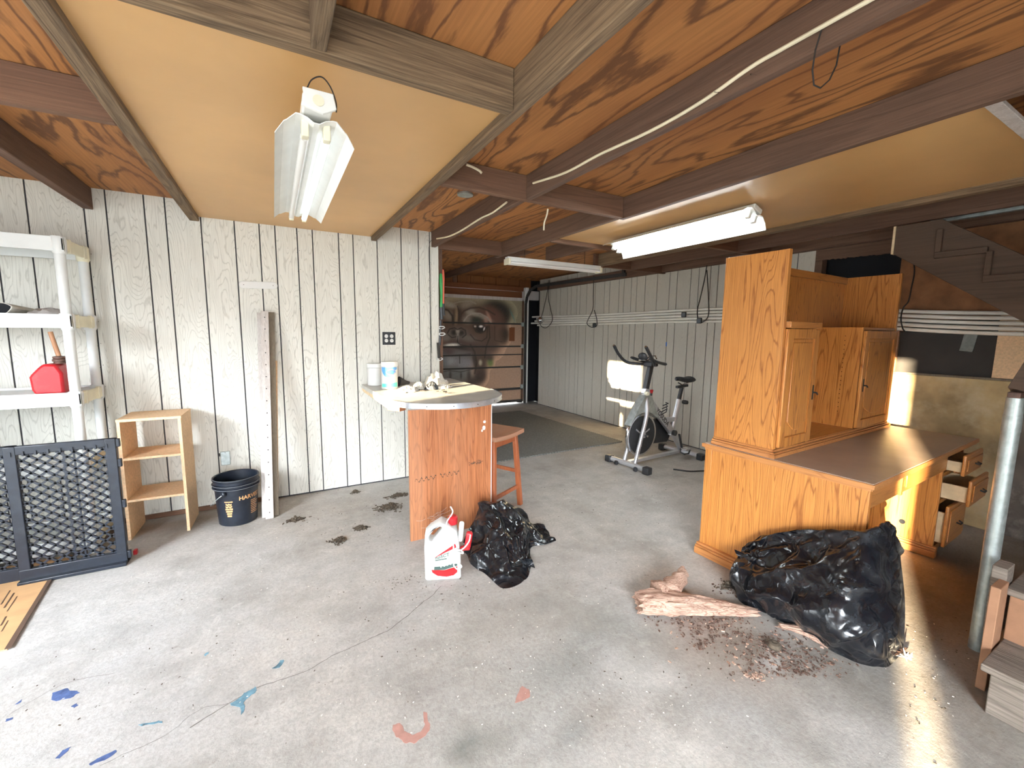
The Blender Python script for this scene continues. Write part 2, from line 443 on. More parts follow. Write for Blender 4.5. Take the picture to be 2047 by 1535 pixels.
    def ball(s, c, r, n=16, m=10, mi=0, sc=(1, 1, 1), R=None):
        prof = [(r * sin(pi * i / m), -r * cos(pi * i / m)) for i in range(m + 1)]
        c = Vector(c)
        vs, fs = [], []
        for (q, z) in prof:
            for j in range(n):
                p = Vector((q * cos(2 * pi * j / n) * sc[0], q * sin(2 * pi * j / n) * sc[1], z * sc[2]))
                vs.append(c + (R @ p if R is not None else p))
        for i in range(m):
            for j in range(n):
                fs.append((i * n + j, i * n + (j + 1) % n, (i + 1) * n + (j + 1) % n, (i + 1) * n + j))
        return s.add(vs, fs, mi)

    def build(s, name, mats, parent=None, local=True, bevel=0.0, smooth=True, ang=35, loc=None, kind=None, label=None):
        me = bpy.data.meshes.new(name)
        me.from_pydata(s.v, [], s.f)
        import bmesh
        bm = bmesh.new()
        bm.from_mesh(me)
        bmesh.ops.remove_doubles(bm, verts=bm.verts, dist=1e-6)
        bmesh.ops.recalc_face_normals(bm, faces=bm.faces)
        bm.to_mesh(me)
        bm.free()
        if not isinstance(mats, (list, tuple)):
            mats = [mats]
        for q in mats:
            me.materials.append(M[q] if isinstance(q, str) else q)
        if len(mats) > 1 and len(me.polygons) == len(s.mi):
            me.polygons.foreach_set('material_index', s.mi)
        if smooth:
            me.polygons.foreach_set('use_smooth', [True] * len(me.polygons))
            me.set_sharp_from_angle(angle=radians(ang))
        o = bpy.data.objects.new(name, me)
        COL.objects.link(o)
        if loc is not None:
            for vv in me.vertices:
                vv.co -= Vector(loc)
            o.location = loc
        if parent is not None:
            o.parent = parent
            if not local:
                o.matrix_parent_inverse = parent_matrix(parent).inverted()
        if bevel:
            b = o.modifiers.new('bevel', 'BEVEL')
            b.width = bevel
            b.segments = 2
            b.limit_method = 'ANGLE'
            b.angle_limit = radians(40)
        if kind:
            o['kind'] = kind
        if label:
            o['label'] = label
        return o


def parent_matrix(p):
    mtx = Matrix.LocRotScale(p.location, p.rotation_euler, p.scale)
    if p.parent:
        mtx = parent_matrix(p.parent) @ p.matrix_parent_inverse @ mtx
    return mtx


def thing(name, label, cat, loc=(0, 0, 0), rz=0.0, group=None):
    o = bpy.data.objects.new(name, None)
    COL.objects.link(o)
    o.location = loc
    o.rotation_euler = (0, 0, rz)
    o.empty_display_size = 0.1
    return tag(o, label, cat, group)


def tag(o, label, cat, group=None, kind=None):
    o['label'] = label
    o['category'] = cat
    if group:
        o['group'] = group
    if kind:
        o['kind'] = kind
    return o


def copy_tree(o, parent=None):
    c = o.copy()
    COL.objects.link(c)
    if parent is not None:
        c.parent = parent
    for ch in [x for x in bpy.data.objects if x.parent == o]:
        copy_tree(ch, c)
    return c


def text_verts(body, size, extrude=0.0, bold=0.025):
    cu = bpy.data.curves.new('lettering', 'FONT')
    cu.body = body
    cu.size = size
    cu.extrude = extrude
    cu.offset = bold * size
    cu.align_x = 'CENTER'
    cu.align_y = 'CENTER'
    cu.resolution_u = 3
    ob = bpy.data.objects.new('lettering', cu)
    COL.objects.link(ob)
    dg = bpy.context.evaluated_depsgraph_get()
    me = bpy.data.meshes.new_from_object(ob.evaluated_get(dg))
    vs = [v.co.copy() for v in me.vertices]
    fs = [tuple(p.vertices) for p in me.polygons]
    bpy.data.objects.remove(ob)
    bpy.data.curves.remove(cu)
    bpy.data.meshes.remove(me)
    return vs, fs


def catmull(P, n):
    """n points along the Catmull-Rom spline through P"""
    P = [Vector(p) for p in P]
    Q = [P[0] * 2 - P[1]] + P + [P[-1] * 2 - P[-2]]
    out = []
    k = len(P) - 1
    for i in range(n):
        t = i / (n - 1) * k
        j = min(int(t), k - 1)
        u = t - j
        a, b, c, d = Q[j], Q[j + 1], Q[j + 2], Q[j + 3]
        out.append(0.5 * ((2 * b) + (c - a) * u + (2 * a - 5 * b + 4 * c - d) * u * u + (3 * b - a - 3 * c + d) * u ** 3))
    return out


# ================================================================== THE ROOM
XR, YW, YD = 4.68, 4.08, 7.55
CZ, JZ, TZ = 2.415, 2.27, 2.305      # plywood, joist bottoms, hardboard

# floor with stains and painted shade
import numpy as np
fx = np.arange(-2.45, 4.80, 0.04)
fy = np.arange(-2.0, 7.72, 0.04)
vs = [(x, y, 0.0) for x in fx for y in fy]
ny = len(fy)
fs = [(i * ny + j, (i + 1) * ny + j, (i + 1) * ny + j + 1, i * ny + j + 1) for i in range(len(fx) - 1) for j in range(ny - 1)]
mb = MB()
mb.add(vs, fs)
floor = mb.build('floor', 'floor', smooth=False, kind='structure')
st = np.ones((len(vs), 3))
XY = np.array(vs)[:, :2]
co = np.array([p.co for p in floor.data.vertices])[:, :2] if len(floor.data.vertices) == len(vs) else XY
XY = co
rs = random.Random(4)


def stain_shade(px, py, rx, ry, col, k=0.6, rz=0.0, pw=2.0):
    c = at(px, py, 2, 0.0)
    dx, dy = XY[:, 0] - c.x, XY[:, 1] - c.y
    u = dx * cos(rz) + dy * sin(rz)
    w = -dx * sin(rz) + dy * cos(rz)
    n = np.array([noise.noise(Vector((a * 4, b * 4, rx * 9))) for a, b in XY]) if rx > 0.08 else 0
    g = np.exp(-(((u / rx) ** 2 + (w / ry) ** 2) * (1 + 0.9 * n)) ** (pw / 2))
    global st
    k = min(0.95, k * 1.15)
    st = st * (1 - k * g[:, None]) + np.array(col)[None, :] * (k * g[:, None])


# brown wall dirt line with the shelf's shadow painted in, dark oily patches, pale scuffed patches, broad tints
stain_shade(1120, 1330, 0.42, 0.16, (0.66, 0.68, 0.68), 0.75, 0.3)
stain_shade(1350, 1420, 0.30, 0.14, (0.70, 0.72, 0.73), 0.7, -0.2)
stain_shade(1310, 1270, 0.25, 0.12, (0.68, 0.72, 0.72), 0.65, -0.9)
stain_shade(1150, 1460, 0.12, 0.06, (0.6, 0.62, 0.63), 0.7)
stain_shade(840, 1380, 0.10, 0.09, (0.66, 0.64, 0.66), 0.75)
stain_shade(930, 1490, 0.07, 0.05, (0.5, 0.53, 0.53), 0.8)
stain_shade(1085, 1205, 0.05, 0.07, (0.75, 0.78, 0.8), 0.7)
stain_shade(1460, 1300, 0.40, 0.25, (0.78, 0.68, 0.62), 0.75)
stain_shade(1400, 1250, 0.20, 0.10, (0.80, 0.62, 0.56), 0.6)
stain_shade(1270, 1340, 0.13, 0.13, (1.22, 1.24, 1.25), 0.9)
stain_shade(1380, 1500, 0.20, 0.08, (1.20, 1.2, 1.2), 0.9)
stain_shade(1290, 1470, 0.10, 0.10, (1.16, 1.16, 1.16), 0.9)
stain_shade(300, 1400, 1.0, 0.5, (1.12, 1.15, 1.2), 0.8, 0.6)  # broad pale bluish tint over the left floor
stain_shade(620, 1290, 0.45, 0.35, (1.12, 1.12, 1.13), 0.6)
stain_shade(150, 1250, 0.7, 0.5, (1.08, 1.12, 1.18), 0.8)
stain_shade(640, 1200, 0.30, 0.2, (1.12, 1.1, 1.08), 0.6)
stain_shade(700, 1010, 0.45, 0.25, (0.82, 0.78, 0.74), 0.6)
stain_shade(1000, 1260, 0.55, 0.3, (0.92, 0.89, 0.85), 0.6)
stain_shade(480, 1000, 0.6, 0.09, (0.42, 0.34, 0.28), 0.8)  # dirt strip and the shelf unit's shadow, painted together
stain_shade(330, 1050, 0.5, 0.14, (0.55, 0.46, 0.40), 0.8)
stain_shade(1960, 1180, 1.2, 0.5, (0.42, 0.36, 0.30), 0.8)  # broad brown darkening over the right corner
stain_shade(1990, 1400, 0.4, 0.35, (0.66, 0.62, 0.58), 0.7)
stain_shade(1150, 850, 1.6, 1.6, (0.80, 0.74, 0.66), 0.8)
stain_shade(1150, 1030, 0.5, 0.6, (1.04, 1.02, 0.98), 0.5)
stain_shade(1540, 1325, 0.06, 0.04, (1.35, 1.36, 1.4), 0.8)
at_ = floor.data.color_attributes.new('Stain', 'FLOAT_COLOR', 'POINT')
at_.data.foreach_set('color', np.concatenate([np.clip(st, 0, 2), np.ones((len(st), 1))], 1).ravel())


def splat(name, pxs, mat, z=0.0009, lab=None):
    """thin dried paint mark lying on the slab, outline from floor points"""
    P = [at(x, y, 2, 0.0) for x, y in pxs]
    out = []
    for i in range(len(P)):
        a, b = P[i], P[(i + 1) % len(P)]
        for k in range(5):
            q = a.lerp(b, k / 5)
            n = noise.noise_vector(q * 30) * 0.010 + noise.noise_vector(q * 90) * 0.004
            out.append((q.x + n.x, q.y + n.y))
    MB().prism(out, 0.0002, z).build(name, mat, parent=floor, smooth=False, label=lab)


def ribbon(name, pxs, mat, w=0.0025, jit=0.012):
    P = [at(x, y, 2, 0.0) for x, y in pxs]
    Q = catmull(P, 14 * len(P))
    L, R_ = [], []
    for i, q in enumerate(Q):
        d = (Q[min(i + 1, len(Q) - 1)] - Q[max(i - 1, 0)]).normalized()
        n = Vector((-d.y, d.x, 0))
        q = q + n * (noise.noise(q * 9) * jit + noise.noise(q * 35) * jit * 0.4)
        ww = w * (0.6 + 0.8 * abs(noise.noise(q * 20)))
        L.append(Vector((*(q + n * ww).xy, 0.0006)))
        R_.append(Vector((*(q - n * ww).xy, 0.0006)))
    MB().grid([L, R_]).build(name, mat, parent=floor, smooth=False)


splat('paint_mark', [(108, 1384), (135, 1378), (165, 1382), (150, 1390), (140, 1396), (112, 1403), (100, 1400)], 'paint_blue', lab='blue paint mark')
splat('paint_mark', [(143, 1412), (152, 1404), (156, 1410), (146, 1417)], 'paint_blue')
splat('paint_mark', [(108, 1520), (125, 1498), (142, 1491), (136, 1502), (118, 1518)], 'paint_blue')
splat('paint_mark', [(182, 1528), (200, 1515), (228, 1500), (232, 1506), (205, 1522), (185, 1530)], 'paint_blue')
splat('paint_mark', [(12, 1437), (26, 1431), (24, 1436), (13, 1440)], 'paint_blue')
splat('paint_mark', [(30, 1410), (44, 1398), (42, 1404), (33, 1410)], 'paint_blue')
splat('paint_mark', [(460, 1405), (480, 1393), (495, 1380), (508, 1372), (515, 1378), (498, 1392), (486, 1404), (486, 1420), (481, 1430), (478, 1415), (462, 1410)], 'paint_teal', lab='teal paint mark')
splat('paint_mark', [(543, 1336), (560, 1320), (568, 1318), (562, 1330), (556, 1336)], 'paint_teal')
splat('paint_mark', [(405, 1311), (418, 1303), (420, 1307), (410, 1312)], 'paint_teal')
splat('paint_mark', [(280, 1446), (300, 1442), (328, 1440), (326, 1444), (300, 1446), (284, 1451)], 'paint_teal')
arc = [(784, 1448), (788, 1470), (805, 1482), (830, 1484), (850, 1472), (860, 1448), (852, 1424), (846, 1424), (850, 1446), (840, 1464), (822, 1470), (806, 1462), (800, 1446)]
splat('paint_mark', arc, 'paint_red', lab='faded red paint ring')
splat('paint_mark', [(1030, 1405), (1036, 1385), (1042, 1372), (1056, 1378), (1060, 1392), (1045, 1402)], 'paint_red')
ribbon('crack', [(380, 1455), (450, 1412), (520, 1372), (600, 1345), (690, 1300), (770, 1262), (840, 1210), (882, 1172)], 'crack', 0.0022)
ribbon('crack', [(20, 1430), (120, 1370), (230, 1345)], 'crack', 0.0012)
ribbon('crack', [(200, 1530), (330, 1470), (400, 1420), (455, 1408)], 'crack', 0.0012)

# ---- left panelled wall (planks with dark grooves)
GL = [-2.45, -2.2, -2.0, -1.85, -1.64, -1.531, -1.371, -1.25, -1.094, -0.979, -0.771, -0.652, -0.442, -0.228, -0.06, 0.051, 0.212, 0.329, 0.536, 0.656, 0.864, 1.084, 1.25, 1.36, 1.43]
GL.remove(-1.25)
mb = MB()
mb.box(-2.45, 1.43, YW + 0.006, YW + 0.09, 0.0, CZ, 1)
for a, b in zip(GL[:-1], GL[1:]):
    mb.box(a + 0.0045, b - 0.0045, YW, YW + 0.0065, 0.012, CZ, 0)
wl = mb.build('wall_left', ['panel', 'groove'], smooth=False, kind='structure')
nb = MB()
for gx in (-1.09, 0.055 + 0.16, 1.36):
    for k in range(15):
        for s_ in (-0.008, 0.009):
            z = 0.1 + k * 0.155 + s_
            nb.box(gx + s_ - 0.002, gx + s_ + 0.002, YW - 0.0012, YW, z - 0.002, z + 0.002)
nb.build('nail_heads', 'groove', parent=wl, smooth=False)
MB().box(1.37, 1.445, YW - 0.012, YW + 0.10, 0.0, CZ - 0.01).build('corner_trim', 'panel', parent=wl, bevel=0.002)
mb = MB()
mb.box(1.35, 1.43, YW + 0.10, 4.75, 0.0, 2.8)
mb.box(1.35, 1.43, 6.9, YD, 0.0, 2.8)
mb.box(1.35, 1.43, 4.75, 6.9, 0.0, 1.1)
mb.box(1.35, 1.43, 4.75, 6.9, 1.75, 2.8)  # unseen window opening added to brighten the back
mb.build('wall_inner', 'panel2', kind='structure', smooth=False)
MB().box(1.431, 1.50, YW + 0.03, YW + 0.10, 0.0, CZ - 0.01).build('trim_1', 'dark_y', kind='structure', bevel=0.003)

# brown sill strip at foot of the wall left part
MB().box(-2.4, -0.10, YW - 0.02, YW, 0.0, 0.035).build('baseboard_left', 'dark_x', kind='structure', bevel=0.003)

# ---- right wall
GR = [7.233, 7.08, 6.857, 6.647, 6.526, 6.307, 6.195, 6.03, 5.941, 5.762, 5.544, 5.319, 5.196, 4.987, 4.881, 4.73, 4.621, 4.458, 4.24, 4.027, 3.906, 3.695, 3.578, 3.416, 3.313, 3.10, 2.98, 2.77, 2.62, 2.43, 2.26]
mb = MB()
mb.box(XR + 0.006, XR + 0.09, 2.26, 7.233, 0.0, 2.5, 1)
for a, b in zip(GR[:-1], GR[1:]):
    mb.box(XR, XR + 0.0065, b + 0.0045, a - 0.0045, 0.012, 2.5, 0)
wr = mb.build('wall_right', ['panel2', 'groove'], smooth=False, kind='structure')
# framing and concrete of the right wall, nearer part
MB().box(XR - 0.02, XR + 0.18, 0.88, 2.26, 0.0, 1.145).build('wall_right_concrete', 'concrete_w', kind='structure', bevel=0.006)
MB().box(XR - 0.03, XR + 0.18, 0.88, 2.26, 1.145, 1.16).build('sill_strip', 'weathered_dark', kind='structure')
bpy.data.objects['sill_strip'].name = 'trim_2'
MB().box(XR - 0.005, XR + 0.2, -2.0, 0.88, 0.0, 1.30).build('wall_right_rough', 'concrete_g', kind='structure')
MB().box(XR, XR + 0.09, -2.0, 0.985, 1.16, 2.45).build('wall_right_board', 'osb', kind='structure')
MB().box(XR + 0.12, XR + 0.16, 0.8, 2.6, 1.1, 2.5).build('wall_right_backing', 'void', kind='structure')
MB().box(XR - 0.01, XR + 0.08, 2.20, 2.265, 1.16, 2.30).build('trim_3', 'dark_y', kind='structure', bevel=0.003)
MB().box(XR - 0.01, XR + 0.08, 1.555, 1.63, 1.16, 1.66).build('trim_4', 'orange_board', kind='structure', bevel=0.003)
MB().box(XR - 0.006, XR + 0.085, 0.889, 1.60, 1.60, 2.30).build('wall_right_sheathing', 'osb', kind='structure')
t = MB().box(XR + 0.01, XR + 0.03, 0.99, 1.56, 1.16, 1.50).build('window_1', 'charcoal', kind='structure', label='dark board filling the low window gap')
MB().box(XR - 0.014, XR + 0.05, 0.70, 0.985, 1.162, 1.66).build('trim_5', 'chip', kind='structure')

# ragged board over the black opening
G = []
for k in range(41):
    y = 2.24 - 0.66 * k / 40
    z = 2.185 + 0.012 * noise.noise(Vector((y * 14, 1, 0))) - 0.02 * (k / 40) + (0.008 * noise.noise(Vector((y * 60, 1, 0))))
    G.append((y, z))
mb = MB()
mb.prism(G + [(1.58, 2.33), (2.24, 2.33)], XR - 0.02, XR - 0.005, 0)
mb.build('trim_6', 'dark_y', kind='structure', smooth=False)

# ---- back wall with the garage door
MB().box(1.35, 2.30, YD, YD + 0.1, 0, 2.36).build('wall_back', 'header_v', kind='structure')
mb = MB()
for k in range(12):
    x0 = 1.43 + k * 0.27
    mb.box(x0, x0 + 0.262, YD - 0.005, YD + 0.09, 2.36, 2.75)
mb.build('wall_back_upper', 'header_v', kind='structure', bevel=0.003)
MB().box(2.95, 3.02, YD - 0.05, YD, 2.36, 2.62).build('trim_7', 'dark_x', kind='structure')
MB().box(2.3, 4.46, YD - 0.06, YD + 0.05, 2.28, 2.37).build('trim_8', 'header', kind='structure', bevel=0.005)
MB().box(2.0, 4.48, YD - 0.015, YD + 0.05, 2.10, 2.275).build('trim_9', 'header', kind='structure', bevel=0.005)
MB().box(4.49, 4.56, YD - 0.10, YD, 0, 2.36).build('trim_10', 'white_metal', kind='structure', bevel=0.003, label='white painted door jamb')
MB().box(4.40, 5.3, YD + 0.02, YD + 0.1, 0, 2.7).build('wall_back_dark', 'void', kind='structure')  # black sheet painted as the unlit gap beside the jamb
MB().box(4.45, 4.95, YD - 0.06, YD + 0.02, 2.12, 2.30).build('trim_11', 'weathered', kind='structure')
MB().box(XR + 0.15, XR + 0.22, 7.233, YD + 0.1, 0, 2.5).build('wall_right_return', 'void', kind='structure')

# garage door, sections, mural
door = thing('door_1', 'sectional garage door with a large dog face painted on it', 'garage door', (3.3, YD - 0.03, 0))
del door['category']
door['kind'] = 'structure'
# px of the photo crop (860,560,+220) scale 6.977 -> world on plane
X0, X1, Z0, Z1 = 2.30, 4.47, 0.05, 2.12
NX, NZ = 220, 210
ys = YD - 0.05
P = np.zeros((NX, NZ, 2))
for i in range(NX):
    for j in range(NZ):
        w = Vector((X0 + (X1 - X0) * i / (NX - 1), ys, Z0 + (Z1 - Z0) * j / (NZ - 1))) - Vector((0, 0, EYE))
        f = w.dot(_F)
        px, py = 1023.5 + FPX * w.dot(_R2) / f, 767.5 + FPX * w.dot(_D2) / f
        P[i, j] = ((px - 860) * 6.977, (py - 560) * 6.977)
C = np.zeros((NX, NZ, 3))
C[:] = (0.50, 0.32, 0.215)
U_, V_ = P[..., 0], P[..., 1]
C[V_ < 610] = (0.33, 0.29, 0.19)


def blob(cx, cy, rx, ry, col, k=1.0, rot=0.0, hard=3.2):
    global C
    du, dv = U_ - cx, V_ - cy
    a = du * cos(rot) + dv * sin(rot)
    b = -du * sin(rot) + dv * cos(rot)
    g = np.exp(-((a / rx) ** 2 + (b / ry) ** 2) ** (hard / 2)) * k
    C = C * (1 - g[..., None]) + np.array(col) * g[..., None]


BR, DK, LT = (0.105, 0.062, 0.043), (0.018, 0.013, 0.010), (0.36, 0.33, 0.27)
_C0 = C.copy()
blob(930, 420, 230, 160, (0.012, 0.012, 0.010), 1, 0.25, 5)
blob(1020, 520, 90, 130, (0.012, 0.011, 0.008), 1, 0, 4)
blob(1020, 760, 90, 150, (0.03, 0.02, 0.014), 1, 0, 5)
blob(480, 600, 480, 330, BR, 1, 0, 7)
blob(820, 560, 230, 190, (0.12, 0.06, 0.042), 1, 0.3, 5)
blob(850, 830, 170, 200, (0.10, 0.06, 0.042), 1, 0, 5)
blob(420, 980, 500, 200, (0.085, 0.052, 0.042), 1, 0, 6)
blob(350, 1150, 300, 180, (0.17, 0.165, 0.165), 0.9, 0, 4)
blob(360, 1330, 270, 150, (0.13, 0.14, 0.14), 0.95, 0, 4)
blob(700, 1150, 110, 250, (0.085, 0.055, 0.04), 1, 0, 5)
blob(700, 1340, 90, 100, (0.055, 0.035, 0.03), 1, 0, 4)
blob(600, 1420, 120, 90, (0.025, 0.022, 0.02), 0.9, 0, 3)
# muzzle, forehead folds, brow lights
blob(260, 340, 120, 40, LT, 0.75, 0.3)
blob(520, 330, 110, 50, (0.27, 0.23, 0.18), 0.7, -0.4)
blob(360, 500, 28, 110, (0.34, 0.24, 0.14), 0.75, 0.05)
blob(250, 490, 60, 80, (0.30, 0.27, 0.22), 0.7, -0.6)
blob(420, 480, 26, 120, DK, 0.6, -0.1)
blob(330, 520, 24, 110, DK, 0.55, 0.1)
blob(560, 440, 70, 50, LT, 0.55, -0.5)
blob(680, 500, 170, 32, (0.36, 0.32, 0.26), 0.75, 0.35)
blob(520, 550, 70, 60, (0.26, 0.23, 0.19), 0.7, 0)
blob(650, 560, 95, 60, (0.016, 0.026, 0.018), 0.95, 0)
blob(820, 510, 22, 100, (0.42, 0.24, 0.18), 0.8, -0.4)
blob(780, 560, 30, 60, (0.38, 0.24, 0.19), 0.6, 0)
blob(690, 660, 95, 62, DK, 1, 0, 3)
blob(700, 690, 60, 50, (0.005, 0.003, 0.003), 1, 0, 4)
blob(708, 645, 26, 16, (0.75, 0.70, 0.66), 1, 0)
blob(752, 680, 10, 26, (0.65, 0.6, 0.56), 1, 0.3)
blob(625, 645, 18, 14, (0.5, 0.42, 0.36), 0.9, 0)
blob(370, 740, 150, 85, (0.15, 0.125, 0.11), 0.9, 0, 3)
blob(330, 730, 42, 45, DK, 1, 0, 3)
blob(440, 745, 42, 50, DK, 1, 0, 3)
blob(382, 715, 26, 30, (0.36, 0.31, 0.26), 0.8)
blob(385, 800, 14, 60, (0.36, 0.32, 0.28), 0.8)
blob(380, 850, 10, 40, DK, 0.9)
blob(220, 800, 60, 50, (0.2, 0.19, 0.17), 0.7)
blob(530, 810, 110, 50, (0.17, 0.15, 0.13), 0.6, 0.2)
blob(300, 905, 100, 22, (0.78, 0.76, 0.70), 0.95, -0.05)
blob(430, 950, 150, 22, DK, 0.7, 0.15)
blob(240, 1000, 100, 60, (0.085, 0.05, 0.05), 0.8)
blob(250, 1130, 120, 60, (0.30, 0.31, 0.33), 0.7)
blob(480, 1160, 120, 70, (0.22, 0.22, 0.24), 0.7)
blob(620, 1130, 26, 120, (0.025, 0.018, 0.015), 0.7, -0.2)
blob(700, 1150, 24, 40, (0.42, 0.36, 0.26), 0.9)
blob(840, 1150, 46, 66, (0.10, 0.17, 0.04), 0.9)
blob(830, 1080, 60, 50, (0.03, 0.02, 0.02), 0.8)
blob(280, 1330, 20, 70, DK, 0.7)
blob(430, 1330, 16, 50, DK, 0.7)
blob(540, 1320, 30, 80, DK, 0.7)
blob(190, 1200, 60, 200, (0.10, 0.13, 0.14), 0.6)
blob(1150, 500, 12, 90, (0.08, 0.20, 0.18), 0.7, -0.4)
blob(880, 460, 60, 120, (0.13, 0.055, 0.04), 0.6, -0.8)
def stroke(pts, w, col, k=0.9):
    global C
    best = np.full(U_.shape, 1e9)
    for (xa, ya), (xb, yb) in zip(pts[:-1], pts[1:]):
        L2 = (xb - xa) ** 2 + (yb - ya) ** 2
        t_ = np.clip(((U_ - xa) * (xb - xa) + (V_ - ya) * (yb - ya)) / L2, 0, 1)
        best = np.minimum(best, np.hypot(U_ - xa - t_ * (xb - xa), V_ - ya - t_ * (yb - ya)))
    g = np.exp(-(best / w) ** 3) * k
    C = C * (1 - g[..., None]) + np.array(col) * g[..., None]


stroke([(180, 400), (250, 420), (310, 500), (320, 600)], 14, DK)
stroke([(400, 600), (410, 500), (470, 430), (560, 390), (680, 380), (800, 420), (900, 480)], 13, (0.05, 0.03, 0.02))
stroke([(380, 360), (400, 440), (395, 560)], 9, DK, 0.8)
stroke([(470, 570), (520, 500), (600, 460), (700, 465), (800, 520), (850, 600)], 10, (0.34, 0.29, 0.24), 0.8)
stroke([(600, 640), (640, 720), (700, 735), (760, 710), (790, 650)], 9, DK)
stroke([(560, 760), (620, 830), (720, 850), (790, 800), (800, 640)], 8, DK, 0.8)
stroke([(240, 740), (270, 680), (340, 665), (382, 690), (430, 665), (490, 700), (500, 760), (450, 800)], 9, DK)
stroke([(250, 760), (300, 800), (360, 790)], 8, DK)
stroke([(385, 780), (385, 870), (420, 900), (520, 920), (640, 925)], 8, DK)
stroke([(150, 950), (240, 930), (300, 930), (400, 925)], 7, DK, 0.8)
stroke([(150, 1060), (260, 1050), (400, 1040), (560, 1030)], 7, DK, 0.8)
stroke([(560, 900), (620, 1000), (650, 1150), (620, 1300)], 12, DK, 0.7)
stroke([(820, 640), (830, 800), (780, 930), (760, 1080)], 10, DK, 0.8)
stroke([(900, 640), (900, 840), (1000, 860)], 7, (0.05, 0.03, 0.02), 0.8)
stroke([(410, 1040), (412, 1160)], 6, DK)
stroke([(180, 340), (300, 330), (420, 300), (560, 290), (640, 330)], 9, (0.30, 0.28, 0.22), 0.6)
stroke([(170, 1280), (270, 1260), (420, 1280), (600, 1240)], 7, DK, 0.7)
C = np.where(np.abs(C - _C0).sum(-1, keepdims=True) > 0.02, 0.004 + 1.5 * C ** 1.08, C)
sel = (U_ > 1100) & (U_ < 1178) & (V_ > 660) & (V_ < 850)
C[sel] = (0.20, 0.055, 0.012)
vs, fs, zs = [], [], [0.05, 0.309, 0.761, 1.011, 1.176, 1.628, 2.12]
mb = MB()
mb.add([(X0 + (X1 - X0) * i / (NX - 1), ys, Z0 + (Z1 - Z0) * j / (NZ - 1)) for i in range(NX) for j in range(NZ)],
       [(i * NZ + j, (i + 1) * NZ + j, (i + 1) * NZ + j + 1, i * NZ + j + 1) for i in range(NX - 1) for j in range(NZ - 1)])
me_o = mb.build('painted_panels', 'mural', parent=door, local=False, smooth=False, label='brown dog face painted over peach panels')
ca = me_o.data.color_attributes.new('Paint', 'FLOAT_COLOR', 'POINT')
ca.data.foreach_set('color', np.concatenate([C.reshape(-1, 3), np.ones((NX * NZ, 1))], 1).ravel())
MB().box(X0, X1, ys + 0.002, ys + 0.03, Z0, Z1).build('door_back', 'pinkish', parent=door, local=False)
for z, hh in ((0.309, 0.045), (0.761, 0.03), (1.011, 0.022), (1.176, 0.03), (1.628, 0.03), (2.12, 0.06), (0.055, 0.05)):
    MB().box(X0, X1, ys - 0.02, ys - 0.001, z - hh / 2, z + hh / 2).build('cross_rail', 'weathered' if z > 2 else 'charcoal', parent=door, local=False)
MB().box(4.43, 4.47, ys - 0.02, ys, 0.05, 2.12).build('end_stile', 'dark_y', parent=door, local=False)
for z in (0.35, 0.75, 1.18, 1.62):
    MB().box(4.40, 4.48, ys - 0.04, ys - 0.02, z - 0.04, z + 0.04).build('hinge', 'galv', parent=door, local=False)

tr = thing('door_track', 'dark curved garage door track along the top of the grey panelled wall', 'door track', (4.5, 7.3, 0))
pts = [(4.475, YD - 0.13, z) for z in (0.0, 0.6, 1.2, 1.8, 2.05)] + [(4.49, YD - 0.15, 2.18), (4.51, YD - 0.24, 2.30), (4.53, YD - 0.42, 2.36)] + [(4.58, y, 2.37 - (7.1 - y) * 0.018) for y in (6.9, 6.0, 5.0, 4.75)]
mb = MB()
for a, b in zip(pts[:-1], pts[1:]):
    mb.bar(a, b, 0.03, 0.05)
mb.build('track', 'charcoal', parent=tr, local=False)
MB().box(4.56, 4.60, 4.78, 4.82, 2.30, 2.48).build('hanger', 'charcoal', parent=tr, local=False)

# ---- ceiling
mb = MB()
mb.box(-2.45, 4.9, -2.0, YW + 0.30, CZ, CZ + 0.02)
ceil = mb.build('ceiling', 'ply', smooth=False, kind='structure')
MB().box(1.35, 4.9, YW + 0.30, YD + 0.1, 2.52, 2.54).build('ceiling_back', 'ply', smooth=False, kind='structure')
MB().box(-2.45, 1.35, YW + 0.09, YW + 0.12, 0.0, 2.8).build('wall_left_outer', 'void', smooth=False, kind='structure')
MB().box(4.9, 4.95, -2.0, YD + 0.3, 0.0, 2.8).build('wall_right_outer', 'void', smooth=False, kind='structure')
MB().box(1.3, 5.0, YD + 0.1, YD + 0.14, 2.3, 2.8).build('wall_back_outer', 'void', smooth=False, kind='structure')
MB().box(-2.6, 5.2, -2.2, YD + 0.3, 2.76, 2.8).build('ceiling_roof', 'dark_x', smooth=False, kind='structure')
MB().box(-0.452, 0.812, 1.50, YW, TZ, TZ + 0.006).build('ceiling_hardboard', 'tan', smooth=False, kind='structure', label='tan hardboard sheet behind the hanging light')
MB().box(2.24, 3.49, 0.60, 3.24, TZ, TZ + 0.006).build('ceiling_hardboard', 'tan', smooth=False, kind='structure', label='tan hardboard sheet beside the lit tube')
MB().box(1.35, 4.9, YW + 0.29, YW + 0.31, CZ, 2.54).build('ceiling_step', 'dark_x', smooth=False, kind='structure')


def joist(label, x0, x1, y0, y1, mat, z0=JZ, z1=CZ, mbx=None):
    o = MB().box(x0, x1, y0, y1, z0, z1).build('ceiling_joist', mat, bevel=0.004, loc=((x0 + x1) / 2, (y0 + y1) / 2, z0))
    return tag(o, label, 'joist', 'ceiling joists')


